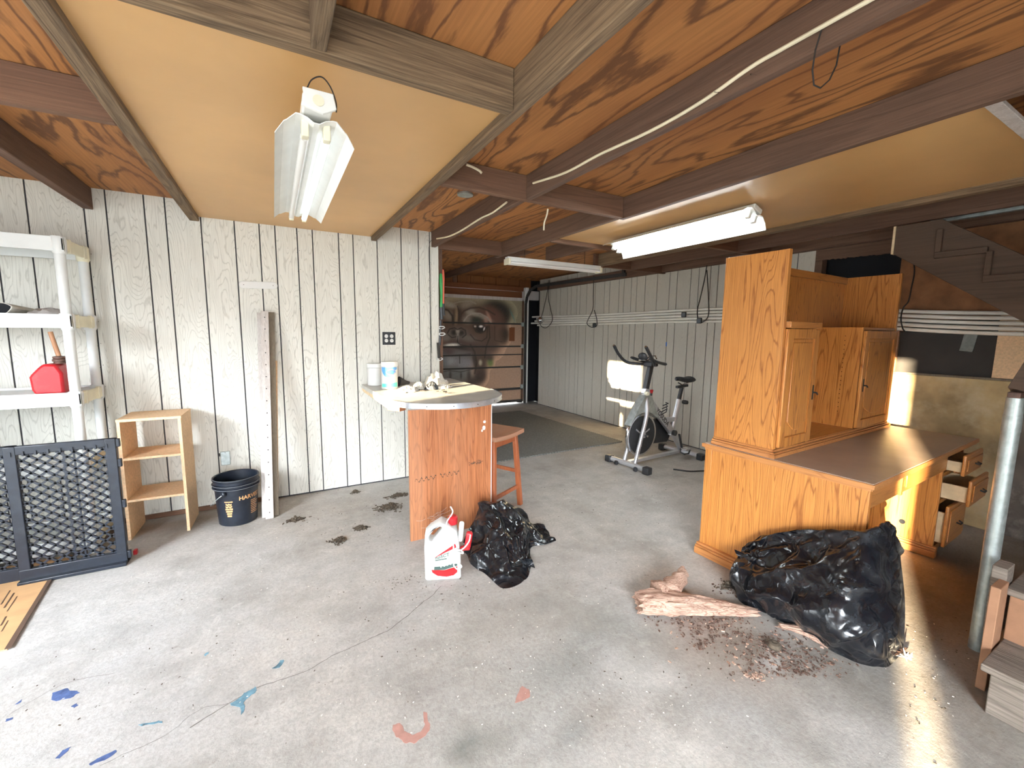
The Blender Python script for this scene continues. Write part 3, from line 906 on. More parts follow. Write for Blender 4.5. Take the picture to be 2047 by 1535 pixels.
joist('weathered joist with nail heads left of the hanging shop light, running to the wall', -0.51, -0.452, -2.0, YW, 'joist_y')
joist('long weathered joist between the tan sheet and the streaky plywood', 0.812, 0.856, -2.0, YW, 'joist_y')
jc = joist('dark joist with a cream cable stapled along it', 1.395, 1.435, -2.0, 2.33, 'dark_y')
joist('dark joist carrying the short cable run toward the dog painting', 1.375, 1.415, 2.375, YW + 0.02, 'dark_y')
joist('deep dark joist on the left edge of the lit tan sheet', 2.20, 2.24, -2.0, 2.375, 'dark_y')
joist('dark joist stopping short above the dog painting', 2.165, 2.205, 2.376, 4.27, 'dark_y')
joist('weathered joist edging the right side of the lit tan sheet', 3.49, 3.55, -2.0, 4.10, 'joist_y')
joist('second dark joist right of the lit tan sheet, above the oak hutch', 4.03, 4.07, -2.0, 4.10, 'dark_y')
joist('grey cross joist in front of the hanging shop light', -0.452, 0.812, 1.453, 1.50, 'joist_x')
joist('short pale joist end meeting the front cross joist', 0.135, 0.178, -2.0, 1.452, 'joist_y')
joist('dark cross joist below the round cover plate', 0.857, 2.199, 2.332, 2.375, 'dark_x')
joist('dark cross joist at the upper left edge of the photo', -2.45, -0.511, 2.34, 2.38, 'dark_x')
joist('dark joist ending at the panelled wall above the white rack', -1.10, -1.045, 2.381, YW, 'dark_y')
joist('brown cross joist near the wall corner above the dog painting', 1.416, 2.164, 4.10, 4.14, 'dark_x')
joist('brown cross joist at the far end of the lit tan sheet', 2.206, 3.489, 3.245, 3.285, 'dark_x')
joist('dark cross joist nearest the grey panelled wall', 3.45, 4.68, 4.105, 4.15, 'dark_x')
joist('dark cross joist behind the top of the oak hutch', 3.551, 4.68, 2.66, 2.70, 'dark_x')
joist('short brown rafter piece left of the far unlit strip light', 2.72, 2.76, 3.286, 4.10, 'dark_y')
joist('black rafter at the back above the garage door', 2.75, 2.80, 4.42, 7.4, 'dark_y', 2.42, 2.52)
joist('wall plate along the top of the grey panelled wall', 4.60, 4.68, -2.0, 7.2, 'dark_y', 2.285, 2.40)
o = MB().box(4.2, 4.24, -1.0, 1.30, 2.275, 2.33).build('green_board', 'galv', bevel=0.003, loc=(4.2, 0, 2.28))
tag(o, 'pale green board above the stair board at the right edge', 'board')
o = MB().box(2.245, 3.48, 0.556, 0.60, 2.288, 2.304, 0, rotm(0, 0, 0.0)).build('batten', 'weathered', bevel=0.002, loc=(2.3, 0.55, 2.28))
tag(o, 'whitish batten across the near end of the lit tan sheet', 'batten')

# cables, wire loop, cover plate
def tubething(name, pts, r, mat, label, cat, group=None, n=8, steps=None, parent=None, closed=False):
    Q = catmull(pts, steps or len(pts) * 8) if not closed else [Vector(p) for p in pts]
    o = MB().tube(Q, r, n, closed=closed).build(name, mat, parent=parent)
    if parent is None:
        c = sum((Vector(q) for q in Q), Vector()) / len(Q)
        for vv in o.data.vertices:
            vv.co -= c
        o.location = c
        tag(o, label, cat, group)
    return o


tubething('cable', [at(px, py, 0, 1.386) for px, py in ((1790, -28), (1730, 5), (1640, 55), (1560, 100), (1500, 135), (1400, 205), (1300, 262), (1200, 308), (1130, 345), (1066, 366))], 0.0065, 'cable', 'long cream cable stapled along the dark ceiling joist', 'cable', 'cream cables')
tubething('cable', [at(px, py, 0, 1.366) for px, py in ((1013, 404), (985, 425), (960, 437), (920, 462), (895, 473), (873, 477))], 0.0065, 'cable', 'short cream cable run ending at the panelled wall corner', 'cable', 'cream cables')
tubething('cable', [at(px, py, 1, 2.32) for px, py in ((932, 329), (945, 334), (958, 341), (963, 346))], 0.007, 'cable', 'short cream cable stub by the dark cross joist', 'cable', 'cream cables')
tubething('cable', [at(px, py, 1, 2.39) for px, py in ((1095, 418), (1093, 430), (1088, 445), (1087, 460))], 0.005, 'cable', 'thin cream wire tail hanging below the cross joist', 'cable', 'cream cables')
ring = [at(px, py, 1, 0.715) for px, py in ((1670, 28), (1674, 50), (1678, 75), (1679, 92), (1672, 130), (1658, 160), (1640, 176), (1627, 170), (1624, 140), (1630, 100), (1642, 60), (1652, 40))]
tubething('wire_loop', ring, 0.0022, 'rope', 'loop of rusty wire hanging from the cabled joist', 'wire', None, 6, None, None, True)
for px, py in ((1512, 150), (1440, 185)):
    a = at(px, py, 0, 1.394)
    tag(MB().tube([a, a + Vector((-0.03, 0.0, -0.006))], 0.0018, 6).build('nail', 'chrome'), 'bent nail sticking out of the cabled joist' + (', the one nearer the wire loop' if px > 1500 else ', the one farther from the wire loop'), 'nail', 'nails in the joist')
c = at(930, 390, 2, 2.40)
o = MB().lathe([(0.055, 0.0), (0.055, 0.012), (0.045, 0.016)], 28, (0, 0, 0)).build('cover_plate', 'galv', loc=(0, 0, 0))
o.location = (c.x, c.y, 2.398)
tag(o, 'round grey cover plate on the plywood ceiling', 'cover plate')

# ================================================================== shop lights
def reflector(mb, L, half, drop, mi=0, cut=0.0):
    prof = [(-half, -drop), (-half + 0.006, -drop + 0.008), (-half * 0.78, -0.024), (-half * 0.72, -0.022), (-half * 0.5, -0.004), (-half * 0.4, -0.004), (-0.026, -0.010), (-0.008, -0.022), (0.008, -0.022),
            (0.026, -0.010), (half * 0.4, -0.004), (half * 0.5, -0.004), (half * 0.72, -0.022), (half * 0.78, -0.024), (half - 0.006, -drop + 0.008), (half, -drop)]
    ye = lambda x: L / 2 - cut * max(0.0, (abs(x) / half - 0.55) / 0.45)
    A = [[Vector((x, y, z)) for y in (-ye(x), ye(x))] for x, z in prof]
    B = [[Vector((x, y, z + 0.003)) for y in (-ye(x), ye(x))] for x, z in prof]
    mb.grid(A, mi)
    mb.grid(B, mi)
    for G_ in (0, 1):
        mb.grid([[a[G_], b[G_]] for a, b in zip(A, B)], mi)


# hanging shop light (local: length along y)
lt = thing('shop_light', 'white fluorescent shop light hanging below the tan sheet, one tube glowing faintly', 'shop light', (0.152, 2.17, 2.125))
mb = MB()
reflector(mb, 1.26, 0.118, 0.055, 0, 0.05)
mb.build('reflector', 'white_metal', parent=lt, ang=20)
MB().box(-0.042, 0.042, -0.685, 0.60, 0.004, 0.040).build('ballast_channel', 'white_metal', parent=lt, bevel=0.006)
poly = [(-0.042, 0.046), (0.042, 0.046), (0.050, 0.004), (0.012, -0.016), (-0.048, -0.004), (-0.038, 0.02)]
MB().prism(poly, -0.70, -0.686, 1).build('end_plate', 'white_metal', parent=lt, bevel=0.002)
MB().lathe([(0.016, 0), (0.016, 0.002)], 20, (0, -0.7005, 0.016), 0, rotm(pi / 2, 0, 0)).build('knockout', 'cream_pl', parent=lt)
for sx, mt in ((-1, 'tube_off'), (1, 'tube_off')):
    tb = MB().tube([(sx * 0.032, -0.56, -0.040), (sx * 0.032, 0.60, -0.036)], 0.0135, 16).build('tube', mt, parent=lt)
    if sx == 1:
        tb.data.materials[0] = plain('faint_lit_tube', (0.9, 0.95, 1.0), 0.3, 0, 0, 6, 0, 60, ((0.9, 0.97, 1.0), 1.1))
        tb['label'] = 'bright tube'
    MB().box(sx * 0.032 - 0.011, sx * 0.032 + 0.011, -0.60, -0.565, -0.052, -0.004).build('socket', 'cream_pl', parent=lt, bevel=0.003)
    MB().box(sx * 0.032 - 0.011, sx * 0.032 + 0.011, 0.585, 0.61, -0.052, -0.004).build('socket', 'cream_pl', parent=lt, bevel=0.003)
Q = catmull([(-0.03, -0.69, 0.046), (-0.015, -0.69, 0.075), (0.012, -0.69, 0.09), (0.035, -0.69, 0.07), (0.050, -0.69, 0.03), (0.05, -0.69, 0.0)], 24)
MB().tube(Q, 0.002, 6).build('wire', 'rope', parent=lt)
MB().tube([(0, 0.5, 0.05), (0, 0.5, 0.18)], 0.0025, 6).build('wire', 'rope', parent=lt)

# lit tube light beside right tan sheet
l2 = thing('strip_light', 'lit double fluorescent strip on the right tan ceiling sheet', 'strip light', (2.77, 2.37, 2.252))
l2.rotation_euler = (0, radians(20), 0)
mb = MB()
reflector(mb, 1.32, 0.135, 0.06)
mb.build('reflector', 'white_metal', parent=l2, ang=20)
MB().box(-0.045, 0.045, -0.66, 0.66, 0.004, 0.036).build('ballast_channel', 'white_metal', parent=l2, bevel=0.005)
for sx in (-1, 1):
    MB().tube([(sx * 0.032, -0.60, -0.038), (sx * 0.032, 0.60, -0.038)], 0.014, 16).build('tube', 'tube_on', parent=l2, label='glowing tube')
    for y in (-0.625, 0.625):
        MB().box(sx * 0.032 - 0.012, sx * 0.032 + 0.012, y - 0.016, y + 0.016, -0.055, -0.004).build('socket', 'white_metal', parent=l2, bevel=0.003)

# far unlit strip
l3 = thing('strip_light', 'unlit narrow strip light in front of the dark ceiling, facing the dog painting', 'strip light', (2.80, 4.01, 2.20), radians(-1.5))
MB().box(-0.62, 0.62, -0.035, 0.035, 0.0, 0.05).build('housing', 'white_metal', parent=l3, bevel=0.004)
for sy in (-1, 1):
    MB().tube([(-0.59, sy * 0.045, -0.012), (0.59, sy * 0.045, -0.012)], 0.0135, 14).build('tube', 'tube_off', parent=l3)
for sx in (-1, 1):
    MB().box(sx * 0.61 - 0.012, sx * 0.61 + 0.012, -0.06, 0.06, -0.03, 0.03).build('socket_end', 'cream_pl', parent=l3, bevel=0.003)
for sx in (-1, 1):
    MB().tube([(sx * 0.4, 0, 0.05), (sx * 0.4, 0, 0.21)], 0.003, 6).build('wire', 'rope', parent=l3)

# ================================================================== wall fittings, left wall
o = thing('outlet_plate', 'black four-socket outlet plate on the pale panelled wall', 'outlet', (0.95, YW, 1.39))
MB().box(-0.06, 0.06, -0.008, -0.0005, -0.06, 0.06).build('plate', 'black', parent=o, bevel=0.002)
for sx in (-1, 1):
    for sz in (-1, 1):
        s_ = MB().lathe([(0.017, 0), (0.016, 0.004)], 20, (sx * 0.025, -0.0082, sz * 0.021), 0, rotm(pi / 2, 0, 0)).build('socket', 'paper', parent=o)
        mb = MB()
        for k in (-1, 1):
            mb.box(sx * 0.025 + k * 0.006 - 0.001, sx * 0.025 + k * 0.006 + 0.001, -0.0128, -0.0121, sz * 0.021 - 0.003, sz * 0.021 + 0.005)
        mb.build('slot', 'black', parent=s_)
pc = at(517, 570, 1, YW)
a, b = at(481, 569, 1, YW), at(554, 571, 1, YW)
poly = []
R0 = 0.028
hl = (b.x - a.x) / 2 - R0 + 0.008
for k in range(13):
    an = -pi / 2 + pi * k / 12
    poly.append((hl + R0 * cos(an), R0 * sin(an)))
for k in range(13):
    an = pi / 2 + pi * k / 12
    poly.append((-hl + R0 * cos(an), R0 * sin(an)))
o = MB().prism(poly, -0.008, -0.0005, 1).build('wall_plaque', 'paper', bevel=0.002)
o.location = (pc.x, YW, pc.z)
o.rotation_euler = (0, radians(-1.5), 0)
tag(o, 'white pill-shaped plaque on the panelled wall above the leaning boards', 'plaque')
for i in (-1, 1):
    MB().lathe([(0.003, 0), (0.003, 0.001)], 10, (i * (hl - 0.005), -0.0081, 0), 0, rotm(pi / 2, 0, 0)).build('screw', 'charcoal', parent=o)
o = thing('cable_plate', 'small grey metal plate low on the wall behind the black bucket', 'cover plate', (-0.395, YW, 0.41))
MB().box(-0.033, 0.033, -0.008, -0.0005, -0.058, 0.058).build('plate', 'galv', parent=o, bevel=0.004)
MB().box(-0.045, -0.034, -0.006, -0.0005, 0.02, 0.045).build('hinge', 'charcoal', parent=o, bevel=0.001)
MB().lathe([(0.003, 0), (0.003, 0.002)], 10, (0.0, -0.008, 0.047), 0, rotm(pi / 2, 0, 0)).build('screw', 'charcoal', parent=o)

# cords at the wall corner
def hang(label, mat, x, y, z0, z1, r=0.012, g='cords hung on the wall corner'):
    o = thing('cord_loop', label, 'cord', (x, y, z0), 0, g)
    pts = [(0, 0, 0), (0.006, 0, (z1 - z0) * 0.4), (0.0, 0.0, (z1 - z0) * 0.8), (0.008, 0.012, z1 - z0), (0.02, 0.03, (z1 - z0) * 0.8), (0.018, 0.03, (z1 - z0) * 0.4), (0.016, 0.03, 0)]
    MB().tube(catmull(pts, 40), r, 10).build('cord', mat, parent=o)
    MB().tube([(0.0, 0, 0.02), (0.006, 0.0, -0.10)], 0.020, 10).build('grip', 'black', parent=o)
    return o


hang('green bungee cord hung on the wall corner, beside the orange one', 'green', 1.462, 4.06, 1.68, 2.02)
hang('orange red bungee cord hung on the wall corner beside the green one', 'orange', 1.502, 4.12, 1.72, 2.07, 0.013)
for k, (px, py) in enumerate(((882, 655), (883, 668), (878, 718))):
    c = at(px, py, 1, 4.05)
    o = MB().tube([c + Vector((0.026 * cos(a) + (0.012 if abs(a - 0.5) < 1 else 0), 0.004 * sin(3 * a), 0.013 * sin(a))) for a in [2 * pi * i / 20 for i in range(20)]], 0.004, 8, closed=True).build('hook_clip', 'white_pl')
    tag(o, ['white plastic hook just below the orange cord', 'second white hook, right under the topmost one', 'lowest white hook, above the counter'][k], 'hook', 'hooks on the wall corner')
o = MB().tube([at(879, 690, 1, 4.06), at(881, 640, 1, 4.06)], 0.012, 8).build('strap', 'black')
tag(o, 'black strap bunched below the green and orange cords', 'strap')
o = MB().tube([at(876, 685, 1, 4.05), at(878, 716, 1, 4.05)], 0.016, 8).build('strap', 'charcoal')
tag(o, 'dark strap end above the lowest white hook', 'strap')
tubething('wire', [at(px, py, 1, YW - 0.018) for px, py in ((869, 478), (858, 490), (859, 560), (861, 640), (863, 700), (863, 705))], 0.002, 'rope', 'thin dark wire hanging down the end of the panelled wall', 'wire')

# ================================================================== leaning boards
lean = thing('leaning_boards', 'bundle of weathered grey boards with a bolt row leaning on the wall', 'board bundle', (-0.09, 3.66, 0))
def leanbar(name, mat, xb, xt, yb, w, d, ztop=1.60, off=0.0):
    a = Vector((xb + 0.09, yb - 3.66, 0.0))
    b = Vector((xt + 0.09, 4.045 - 3.66 + off, ztop))
    n = (b - a).normalized()
    x = Vector((1, 0, 0))
    y = n.cross(x)
    vs = []
    for p in (a, b):
        for sx, sy in ((-1, -1), (1, -1), (1, 1), (-1, 1)):
            vs.append(p + x * sx * w / 2 + y * sy * d / 2)
    mb = MB().add(vs, [(0, 1, 2, 3), (7, 6, 5, 4), (0, 4, 5, 1), (1, 5, 6, 2), (2, 6, 7, 3), (3, 7, 4, 0)])
    return mb.build(name, mat, parent=lean, bevel=0.002)


leanbar('board', 'weathered', -0.125, -0.085, 3.69, 0.05, 0.02, 1.595, 0.0)
leanbar('board', 'weathered', -0.098, -0.055, 3.655, 0.055, 0.03, 1.605, -0.03)
leanbar('board', 'weathered_dark', -0.058, -0.008, 3.69, 0.045, 0.022, 1.60, 0.0)
leanbar('board', 'chip', -0.045, 0.008, 3.72, 0.016, 0.03, 1.20, 0.0)
for k in range(17):
    t_ = 0.03 + 0.94 * k / 16
    p = Vector((-0.098, 3.655, 0)).lerp(Vector((-0.055, 4.015, 1.605)), t_) - Vector((0.09 * -1, 3.66, 0))
    MB().ball((p.x, p.y - 0.016, p.z + 0.002), 0.0042, 8, 6).build('bolt', 'charcoal', parent=lean)

# ================================================================== bucket
bk = thing('bucket', 'black five-gallon plastic bucket with a wire handle and worn orange print', 'bucket', (-0.306, 3.74, 0))
prof = [(0.118, 0.0), (0.126, 0.006), (0.132, 0.10), (0.141, 0.275), (0.143, 0.28), (0.154, 0.282), (0.154, 0.29), (0.145, 0.293), (0.146, 0.305), (0.155, 0.308), (0.155, 0.315), (0.147, 0.318), (0.148, 0.34), (0.154, 0.345),
        (0.154, 0.355), (0.148, 0.358), (0.143, 0.352), (0.136, 0.2), (0.122, 0.012), (0.0, 0.010)]
MB().lathe(prof, 56).build('body', 'gate', parent=bk)
ang = radians(-118)
mb = MB()
mb.ball((0.150 * cos(ang), 0.150 * sin(ang), 0.262), 0.017, 12, 8, 0, (1, 1, 1.2))
mb.build('ear', 'gate', parent=bk)
hp = [(0.158 * cos(ang), 0.158 * sin(ang), 0.262)]
for k in range(1, 20):
    a = pi * k / 20
    e1 = Vector((cos(ang), sin(ang), 0))
    e2 = Vector((-sin(ang), cos(ang), 0)) * -1
    p = e1 * (0.17 * cos(a)) + e2 * 0.17 * sin(a) + Vector((0, 0, 0.262 - 0.135 * sin(a)))
    hp.append(tuple(p))
hp.append((-0.158 * cos(ang), -0.158 * sin(ang), 0.262))
M['worn_edge'] = plain('scuffed_plastic_edge', (0.16, 0.17, 0.18), 0.5)  # pale rings paint a highlight onto the bucket rims
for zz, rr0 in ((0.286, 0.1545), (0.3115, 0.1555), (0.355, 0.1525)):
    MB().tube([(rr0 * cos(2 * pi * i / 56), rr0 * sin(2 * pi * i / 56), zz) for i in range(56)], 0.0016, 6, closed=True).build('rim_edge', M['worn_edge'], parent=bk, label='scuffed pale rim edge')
h = MB().tube(catmull(hp, 50), 0.0028, 8).build('handle', 'galv', parent=bk)


def wrap_text(body, size, r0, r1, z0, z1, zc, ang, mat, parent, tilt=0.0, name='lettering'):
    vs, fs = text_verts(body, size)
    out = []
    for p in vs:
        u = p.x * cos(tilt) - p.y * sin(tilt)
        w = p.x * sin(tilt) + p.y * cos(tilt)
        z = zc + w
        r = r0 + (r1 - r0) * (z - z0) / (z1 - z0) + 0.0012
        a = ang + u / r
        out.append((r * cos(a), r * sin(a), z))
    return MB().add(out, fs).build(name, mat, parent=parent, smooth=False)


RB = (0.126, 0.141, 0.006, 0.275)
vdir = atan2(-3.76, 0.275)     # towards the viewer
wrap_text('HARVEST', 0.042, *RB, 0.212, vdir + 0.70, 'ochre', bk)
for k in range(8):
    z1_ = 0.178 - 0.014 * k
    r = RB[0] + (RB[1] - RB[0]) * (z1_ / 0.28) + 0.001
    a0 = vdir + 0.66
    wd = 0.05 + 0.012 * ((k * 5) % 3)
    MB().grid([[Vector((r * cos(a0 + wd / r * i / 6), r * sin(a0 + wd / r * i / 6), zz)) for i in range(7)] for zz in (z1_ - 0.005, z1_)]).build('printed_line', 'ochre', parent=bk, smooth=False)
for k, wd in enumerate((0.055, 0.04, 0.044, 0.05, 0.045, 0.035, 0.03)):
    z1_ = 0.20 - 0.018 * k
    r = RB[0] + (RB[1] - RB[0]) * (z1_ / 0.28) + 0.001
    a0 = vdir - 0.42 - wd / 2 / r
    G_ = [[Vector((r * cos(a0 + wd / r * i / 6), r * sin(a0 + wd / r * i / 6), zz)) for i in range(7)] for zz in (z1_ - (0.012 if k else 0.008), z1_)]
    if k in (1, 2):
        G_ = [[p + Vector((0, 0, 0.004 * sin(i * 2.1 + k))) for i, p in enumerate(row)] for row in G_]
    MB().grid(G_).build('printed_label', 'ochre', parent=bk, smooth=False)

# ================================================================== particle board shelf
bs_ = thing('small_bookcase', 'small open particle-board shelf unit behind the black gate', 'shelf unit', (-0.77, 3.86, 0))
W_, D_, H_ = 0.33, 0.32, 0.85
for sx in (-1, 1):
    MB().box(sx * W_ / 2 - 0.009, sx * W_ / 2 + 0.009, -D_ / 2, D_ / 2, 0, H_ - 0.018).build('side_panel', 'chip', parent=bs_, bevel=0.001)
MB().box(-W_ / 2 - 0.011, W_ / 2 + 0.011, -D_ / 2, D_ / 2, H_ - 0.018, H_).build('top_panel', 'chip', parent=bs_, bevel=0.001)
for z in (0.565, 0.27):
    MB().box(-W_ / 2 + 0.009, W_ / 2 - 0.009, -D_ / 2, D_ / 2, z, z + 0.016).build('shelf', 'chip', parent=bs_, bevel=0.001)
bs_.rotation_euler = (0, 0, radians(-2))

# ================================================================== white resin rack
rk = thing('resin_rack', 'white resin shelving unit against the panelled wall', 'shelving unit', (-1.52, 3.80, 0))
RW, RD = 0.90, 0.42
for i, z in enumerate((0.04, 0.545, 0.975, 1.455, 1.912)):
    mb = MB()
    t_ = 0.085
    x0, x1, y0, y1 = -RW / 2, RW / 2, -RD / 2, RD / 2
    if i < 4:
        mb.box(x0 + 0.01, x1 - 0.01, y0 + 0.01, y1 - 0.01, z + t_ - 0.022, z + t_ - 0.014)
    else:
        for k in range(9):
            xx = x0 + 0.06 + k * 0.1
            mb.box(xx, xx + 0.012, y0 + 0.01, y1 - 0.01, z + t_ - 0.03, z + t_ - 0.02)
        mb.box(x0 + 0.01, x1 - 0.01, y0 + 0.01, y1 - 0.01, z + t_ - 0.016, z + t_ - 0.008)
    mb.box(x0, x1, y0, y0 + 0.012, z, z + t_)
    mb.box(x0, x1, y1 - 0.012, y1, z, z + t_)
    sh = mb.build('shelf', 'white_pl', parent=rk, bevel=0.003)
    for sx in (x0, x1 - 0.012):
        mb = MB()
        mb.box(sx, sx + 0.012, y0, y1, z + 0.006, z + t_ - 0.006)
        for yy in (y0 + 0.10, y1 - 0.10):
            mb.box(sx - 0.004, sx + 0.016, yy - 0.012, yy + 0.012, z, z + t_)
        mb.build('end_rim', 'cream_pl', parent=sh, bevel=0.003)
    for sx in (x0 + 0.03, x1 - 0.03):
        for sy in (y0 + 0.028, y1 - 0.028):
            MB().lathe([(0.029, z - 0.012), (0.034, z), (0.036, z + t_ - 0.01), (0.032, z + t_ + 0.004)], 16, (sx, sy, 0)).build('corner_socket', 'cream_pl' if i == 4 and sy > 0 else 'white_pl', parent=sh)
for sx in (-RW / 2 + 0.03, RW / 2 - 0.03):
    for sy in (-RD / 2 + 0.028, RD / 2 - 0.028):
        MB().lathe([(0.026, 0.0), (0.026, 1.94)], 18, (sx, sy, 0)).build('post', 'white_pl', parent=rk)

# red fuel can
gc = thing('fuel_can', 'red plastic fuel can with a tan spout on the white rack', 'fuel can', (-1.222, 3.72, 1.0475))
poly = [(-0.085, 0.0), (0.085, 0.0), (0.095, 0.015), (0.095, 0.13), (0.06, 0.185), (-0.02, 0.19), (-0.055, 0.165), (-0.10, 0.125), (-0.112, 0.11), (-0.105, 0.03)]
MB().prism([(x * 0.72, z) for x, z in poly], -0.09, 0.09, 1).build('body', 'red', parent=gc, bevel=0.014)
mb = MB()
mb.lathe([(0.028, 0), (0.028, 0.012), (0.034, 0.014), (0.034, 0.026), (0.026, 0.03), (0.030, 0.034), (0.030, 0.044), (0.012, 0.048)], 20, (0.035, 0, 0.186))
mb.build('collar', 'brown_pl', parent=gc)
MB().tube([(0.035, 0, 0.225), (0.022, 0, 0.30), (0.008, 0, 0.385)], 0.012, 12).build('spout', 'tan_pl', parent=gc)

# rolled white sleeve + grey cloth on upper rack shelf
Q = []
for i in range(17):
    a = 2 * pi * i / 16
    Q.append(a)
rings = []
for j in range(22):
    t_ = j / 21
    cx = -1.375 + 0.03 * t_
    cy = 3.60 + 0.28 * t_
    ring_ = []
    for a in Q[:-1]:
        rx = 0.052 * (1 + 0.12 * sin(a * 3 + t_ * 5))
        rz = 0.036 * (1 - 0.35 * t_)
        ring_.append(Vector((cx + rx * cos(a), cy, 1.5285 + rz * 1.06 + rz * sin(a))))
    rings.append(ring_)
mb = MB()
mb.grid([r + [r[0]] for r in rings])
rw = mb.build('rolled_sheet', 'glove')
so = rw.modifiers.new('t', 'SOLIDIFY')
so.thickness = 0.004
tag(rw, 'rolled white sheet with a dark open end on the upper rack shelf', 'rolled sheet')
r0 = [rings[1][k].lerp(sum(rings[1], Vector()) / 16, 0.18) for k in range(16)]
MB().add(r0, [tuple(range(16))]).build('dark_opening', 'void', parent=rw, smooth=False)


def lump(name, cx, cy, z0, rx, ry, h, mat, seed=0, amp=0.4, n=36, fold=8.0, kind=None):
    """low crumpled heap: height field over an irregular outline"""
    G_ = []
    for i in range(n + 1):
        row = []
        r = i / n
        for j in range(48):
            a = 2 * pi * j / 48
            rr = r * (1 + 0.22 * noise.noise(Vector((cos(a) * 1.4, sin(a) * 1.4, seed))))
            x, y = rx * rr * cos(a), ry * rr * sin(a)
            hh = h * max(0.0, 1 - r ** 2.2) ** 0.7
            f = 1 - abs(noise.noise(Vector((x * fold / max(rx, ry) * 0.35, y * fold / max(rx, ry) * 0.35, seed + 3)))) * 2
            hh *= (1 - amp) + amp * f * 1.3
            row.append(Vector((cx + x, cy + y, z0 + max(hh, 0.0005))))
        row.append(row[0])
        G_.append(row)
    return MB().grid(G_).build(name, mat, ang=50)


o = lump('crumpled_cloth', -1.21, 3.72, 1.5265, 0.10, 0.12, 0.05, 'grey_cloth', 5)
tag(o, 'grey crumpled cloth beside the rolled white sheet', 'cloth')

# ================================================================== pet gate
gt = thing('pet_gate', 'black plastic lattice pet gate standing in front of the white rack', 'pet gate', (-1.3, 3.35, 0))
def gate_panel(x0, x1, y, z0, z1, nm):
    fr = MB()
    b_ = 0.05
    fr.box(x0, x1, y - 0.018, y + 0.018, z0, z0 + b_ + 0.03)
    fr.box(x0, x1, y - 0.014, y + 0.014, z1 - b_, z1)
    fr.box(x0, x0 + b_, y - 0.016, y + 0.016, z0, z1)
    fr.box(x1 - b_, x1, y - 0.016, y + 0.016, z0, z1)
    f = fr.build('frame', 'gate', parent=gt, bevel=0.004)
    la = MB()
    zi0, zi1 = z0 + b_ + 0.03, z1 - b_
    xi0, xi1 = x0 + b_, x1 - b_
    sp = 0.062
    slope = 0.80
    span = (zi1 - zi0) / slope
    k = xi0 - span
    while k < xi1:
        for s_ in (1, -1):
            # line z = zi0 + slope*(x-k)  or mirrored
            xa, xb = k, k + span
            za, zb = (zi0, zi1) if s_ == 1 else (zi1, zi0)
            ta = max(0.0, (xi0 - xa) / span)
            tb_ = min(1.0, (xi1 - xa) / span)
            if tb_ - ta > 0.01:
                A_ = (xa + span * ta, y, za + (zb - za) * ta)
                B_ = (xa + span * tb_, y, za + (zb - za) * tb_)
                la.bar(A_, B_, 0.0115, 0.010, 0, (0, 1, 0))
        k += sp
    for q in (0.5, 0.62):
        xx = xi0 + (xi1 - xi0) * q
        la.bar((xx, y, zi0), (xx, y, zi1), 0.008, 0.005, 0, (0, 1, 0))
    la.build('lattice', 'gate', parent=gt, smooth=False)
    return f


ox = -(-1.3)
gate_panel(-1.335 + 1.3, -0.865 + 1.3, 0.0, 0.0, 0.80, 'right')
gate_panel(-1.95 + 1.3, -1.30 + 1.3, 0.042, 0.0, 0.795, 'left')
for z in (0.03, 0.36, 0.62, 0.745):
    MB().box(-0.868 + 1.3, -0.848 + 1.3, -0.012, 0.012, z, z + 0.05).build('bumper', 'gate', parent=gt, bevel=0.004)
mb = MB()
for k in range(9):
    x = -1.31 + 1.3 + k * 0.05
    mb.box(x, x + 0.008, -0.022, 0.0, 0.745, 0.77)
mb.build('track_teeth', 'gate', parent=gt)
MB().box(-1.335 + 1.3, -0.865 + 1.3, -0.05, 0.05, 0.0, 0.022).build('foot_rail', 'gate', parent=gt, bevel=0.004)

o = MB().box(-0.865, -0.845, 3.44, 3.475, 0.0, 0.03).build('red_clip', 'red', bevel=0.004)
tag(o, 'tiny red plastic clip on the floor by the gate end', 'clip')

cb = thing('cardboard_sheet', 'flattened cardboard sheet on the floor in front of the gate', 'cardboard', (-1.3, 2.98, 0))
a, b = at(103, 1158, 2, 0.0), at(15, 1300, 2, 0.0)
poly = [(a.x, 3.62), (a.x + 0.0, a.y), (b.x, b.y), (b.x - 0.12, b.y + 0.01), (-1.85, b.y + 0.03), (-1.85, 3.62)]
MB().prism([(x + 1.3, y - 2.98) for x, y in poly], 0.001, 0.007).build('sheet', 'cardboard', parent=cb, bevel=0.001)
MB().prism([(a.x - 0.010 + 1.3, 3.3 - 2.98), (a.x + 0.008 + 1.3, 3.3 - 2.98), (b.x + 0.012 + 1.3, b.y - 2.98), (b.x - 0.010 + 1.3, b.y - 2.98)], 0.0072, 0.0085).build('taped_edge', 'ink', parent=cb)
for px0, py0, px1, py1, w in ((28, 1185, 8, 1215, 0.006), (20, 1180, 2, 1208, 0.005), (34, 1192, 14, 1222, 0.004), (12, 1232, 2, 1250, 0.006), (16, 1240, 3, 1262, 0.004)):
    a_, b_ = at(px0, py0, 2, 0.0078), at(px1, py1, 2, 0.0078)
    MB().bar(a_ - Vector((-1.3, 2.98, 0)), b_ - Vector((-1.3, 2.98, 0)), w, 0.0008).build('printed_mark', 'ink', parent=cb, smooth=False)

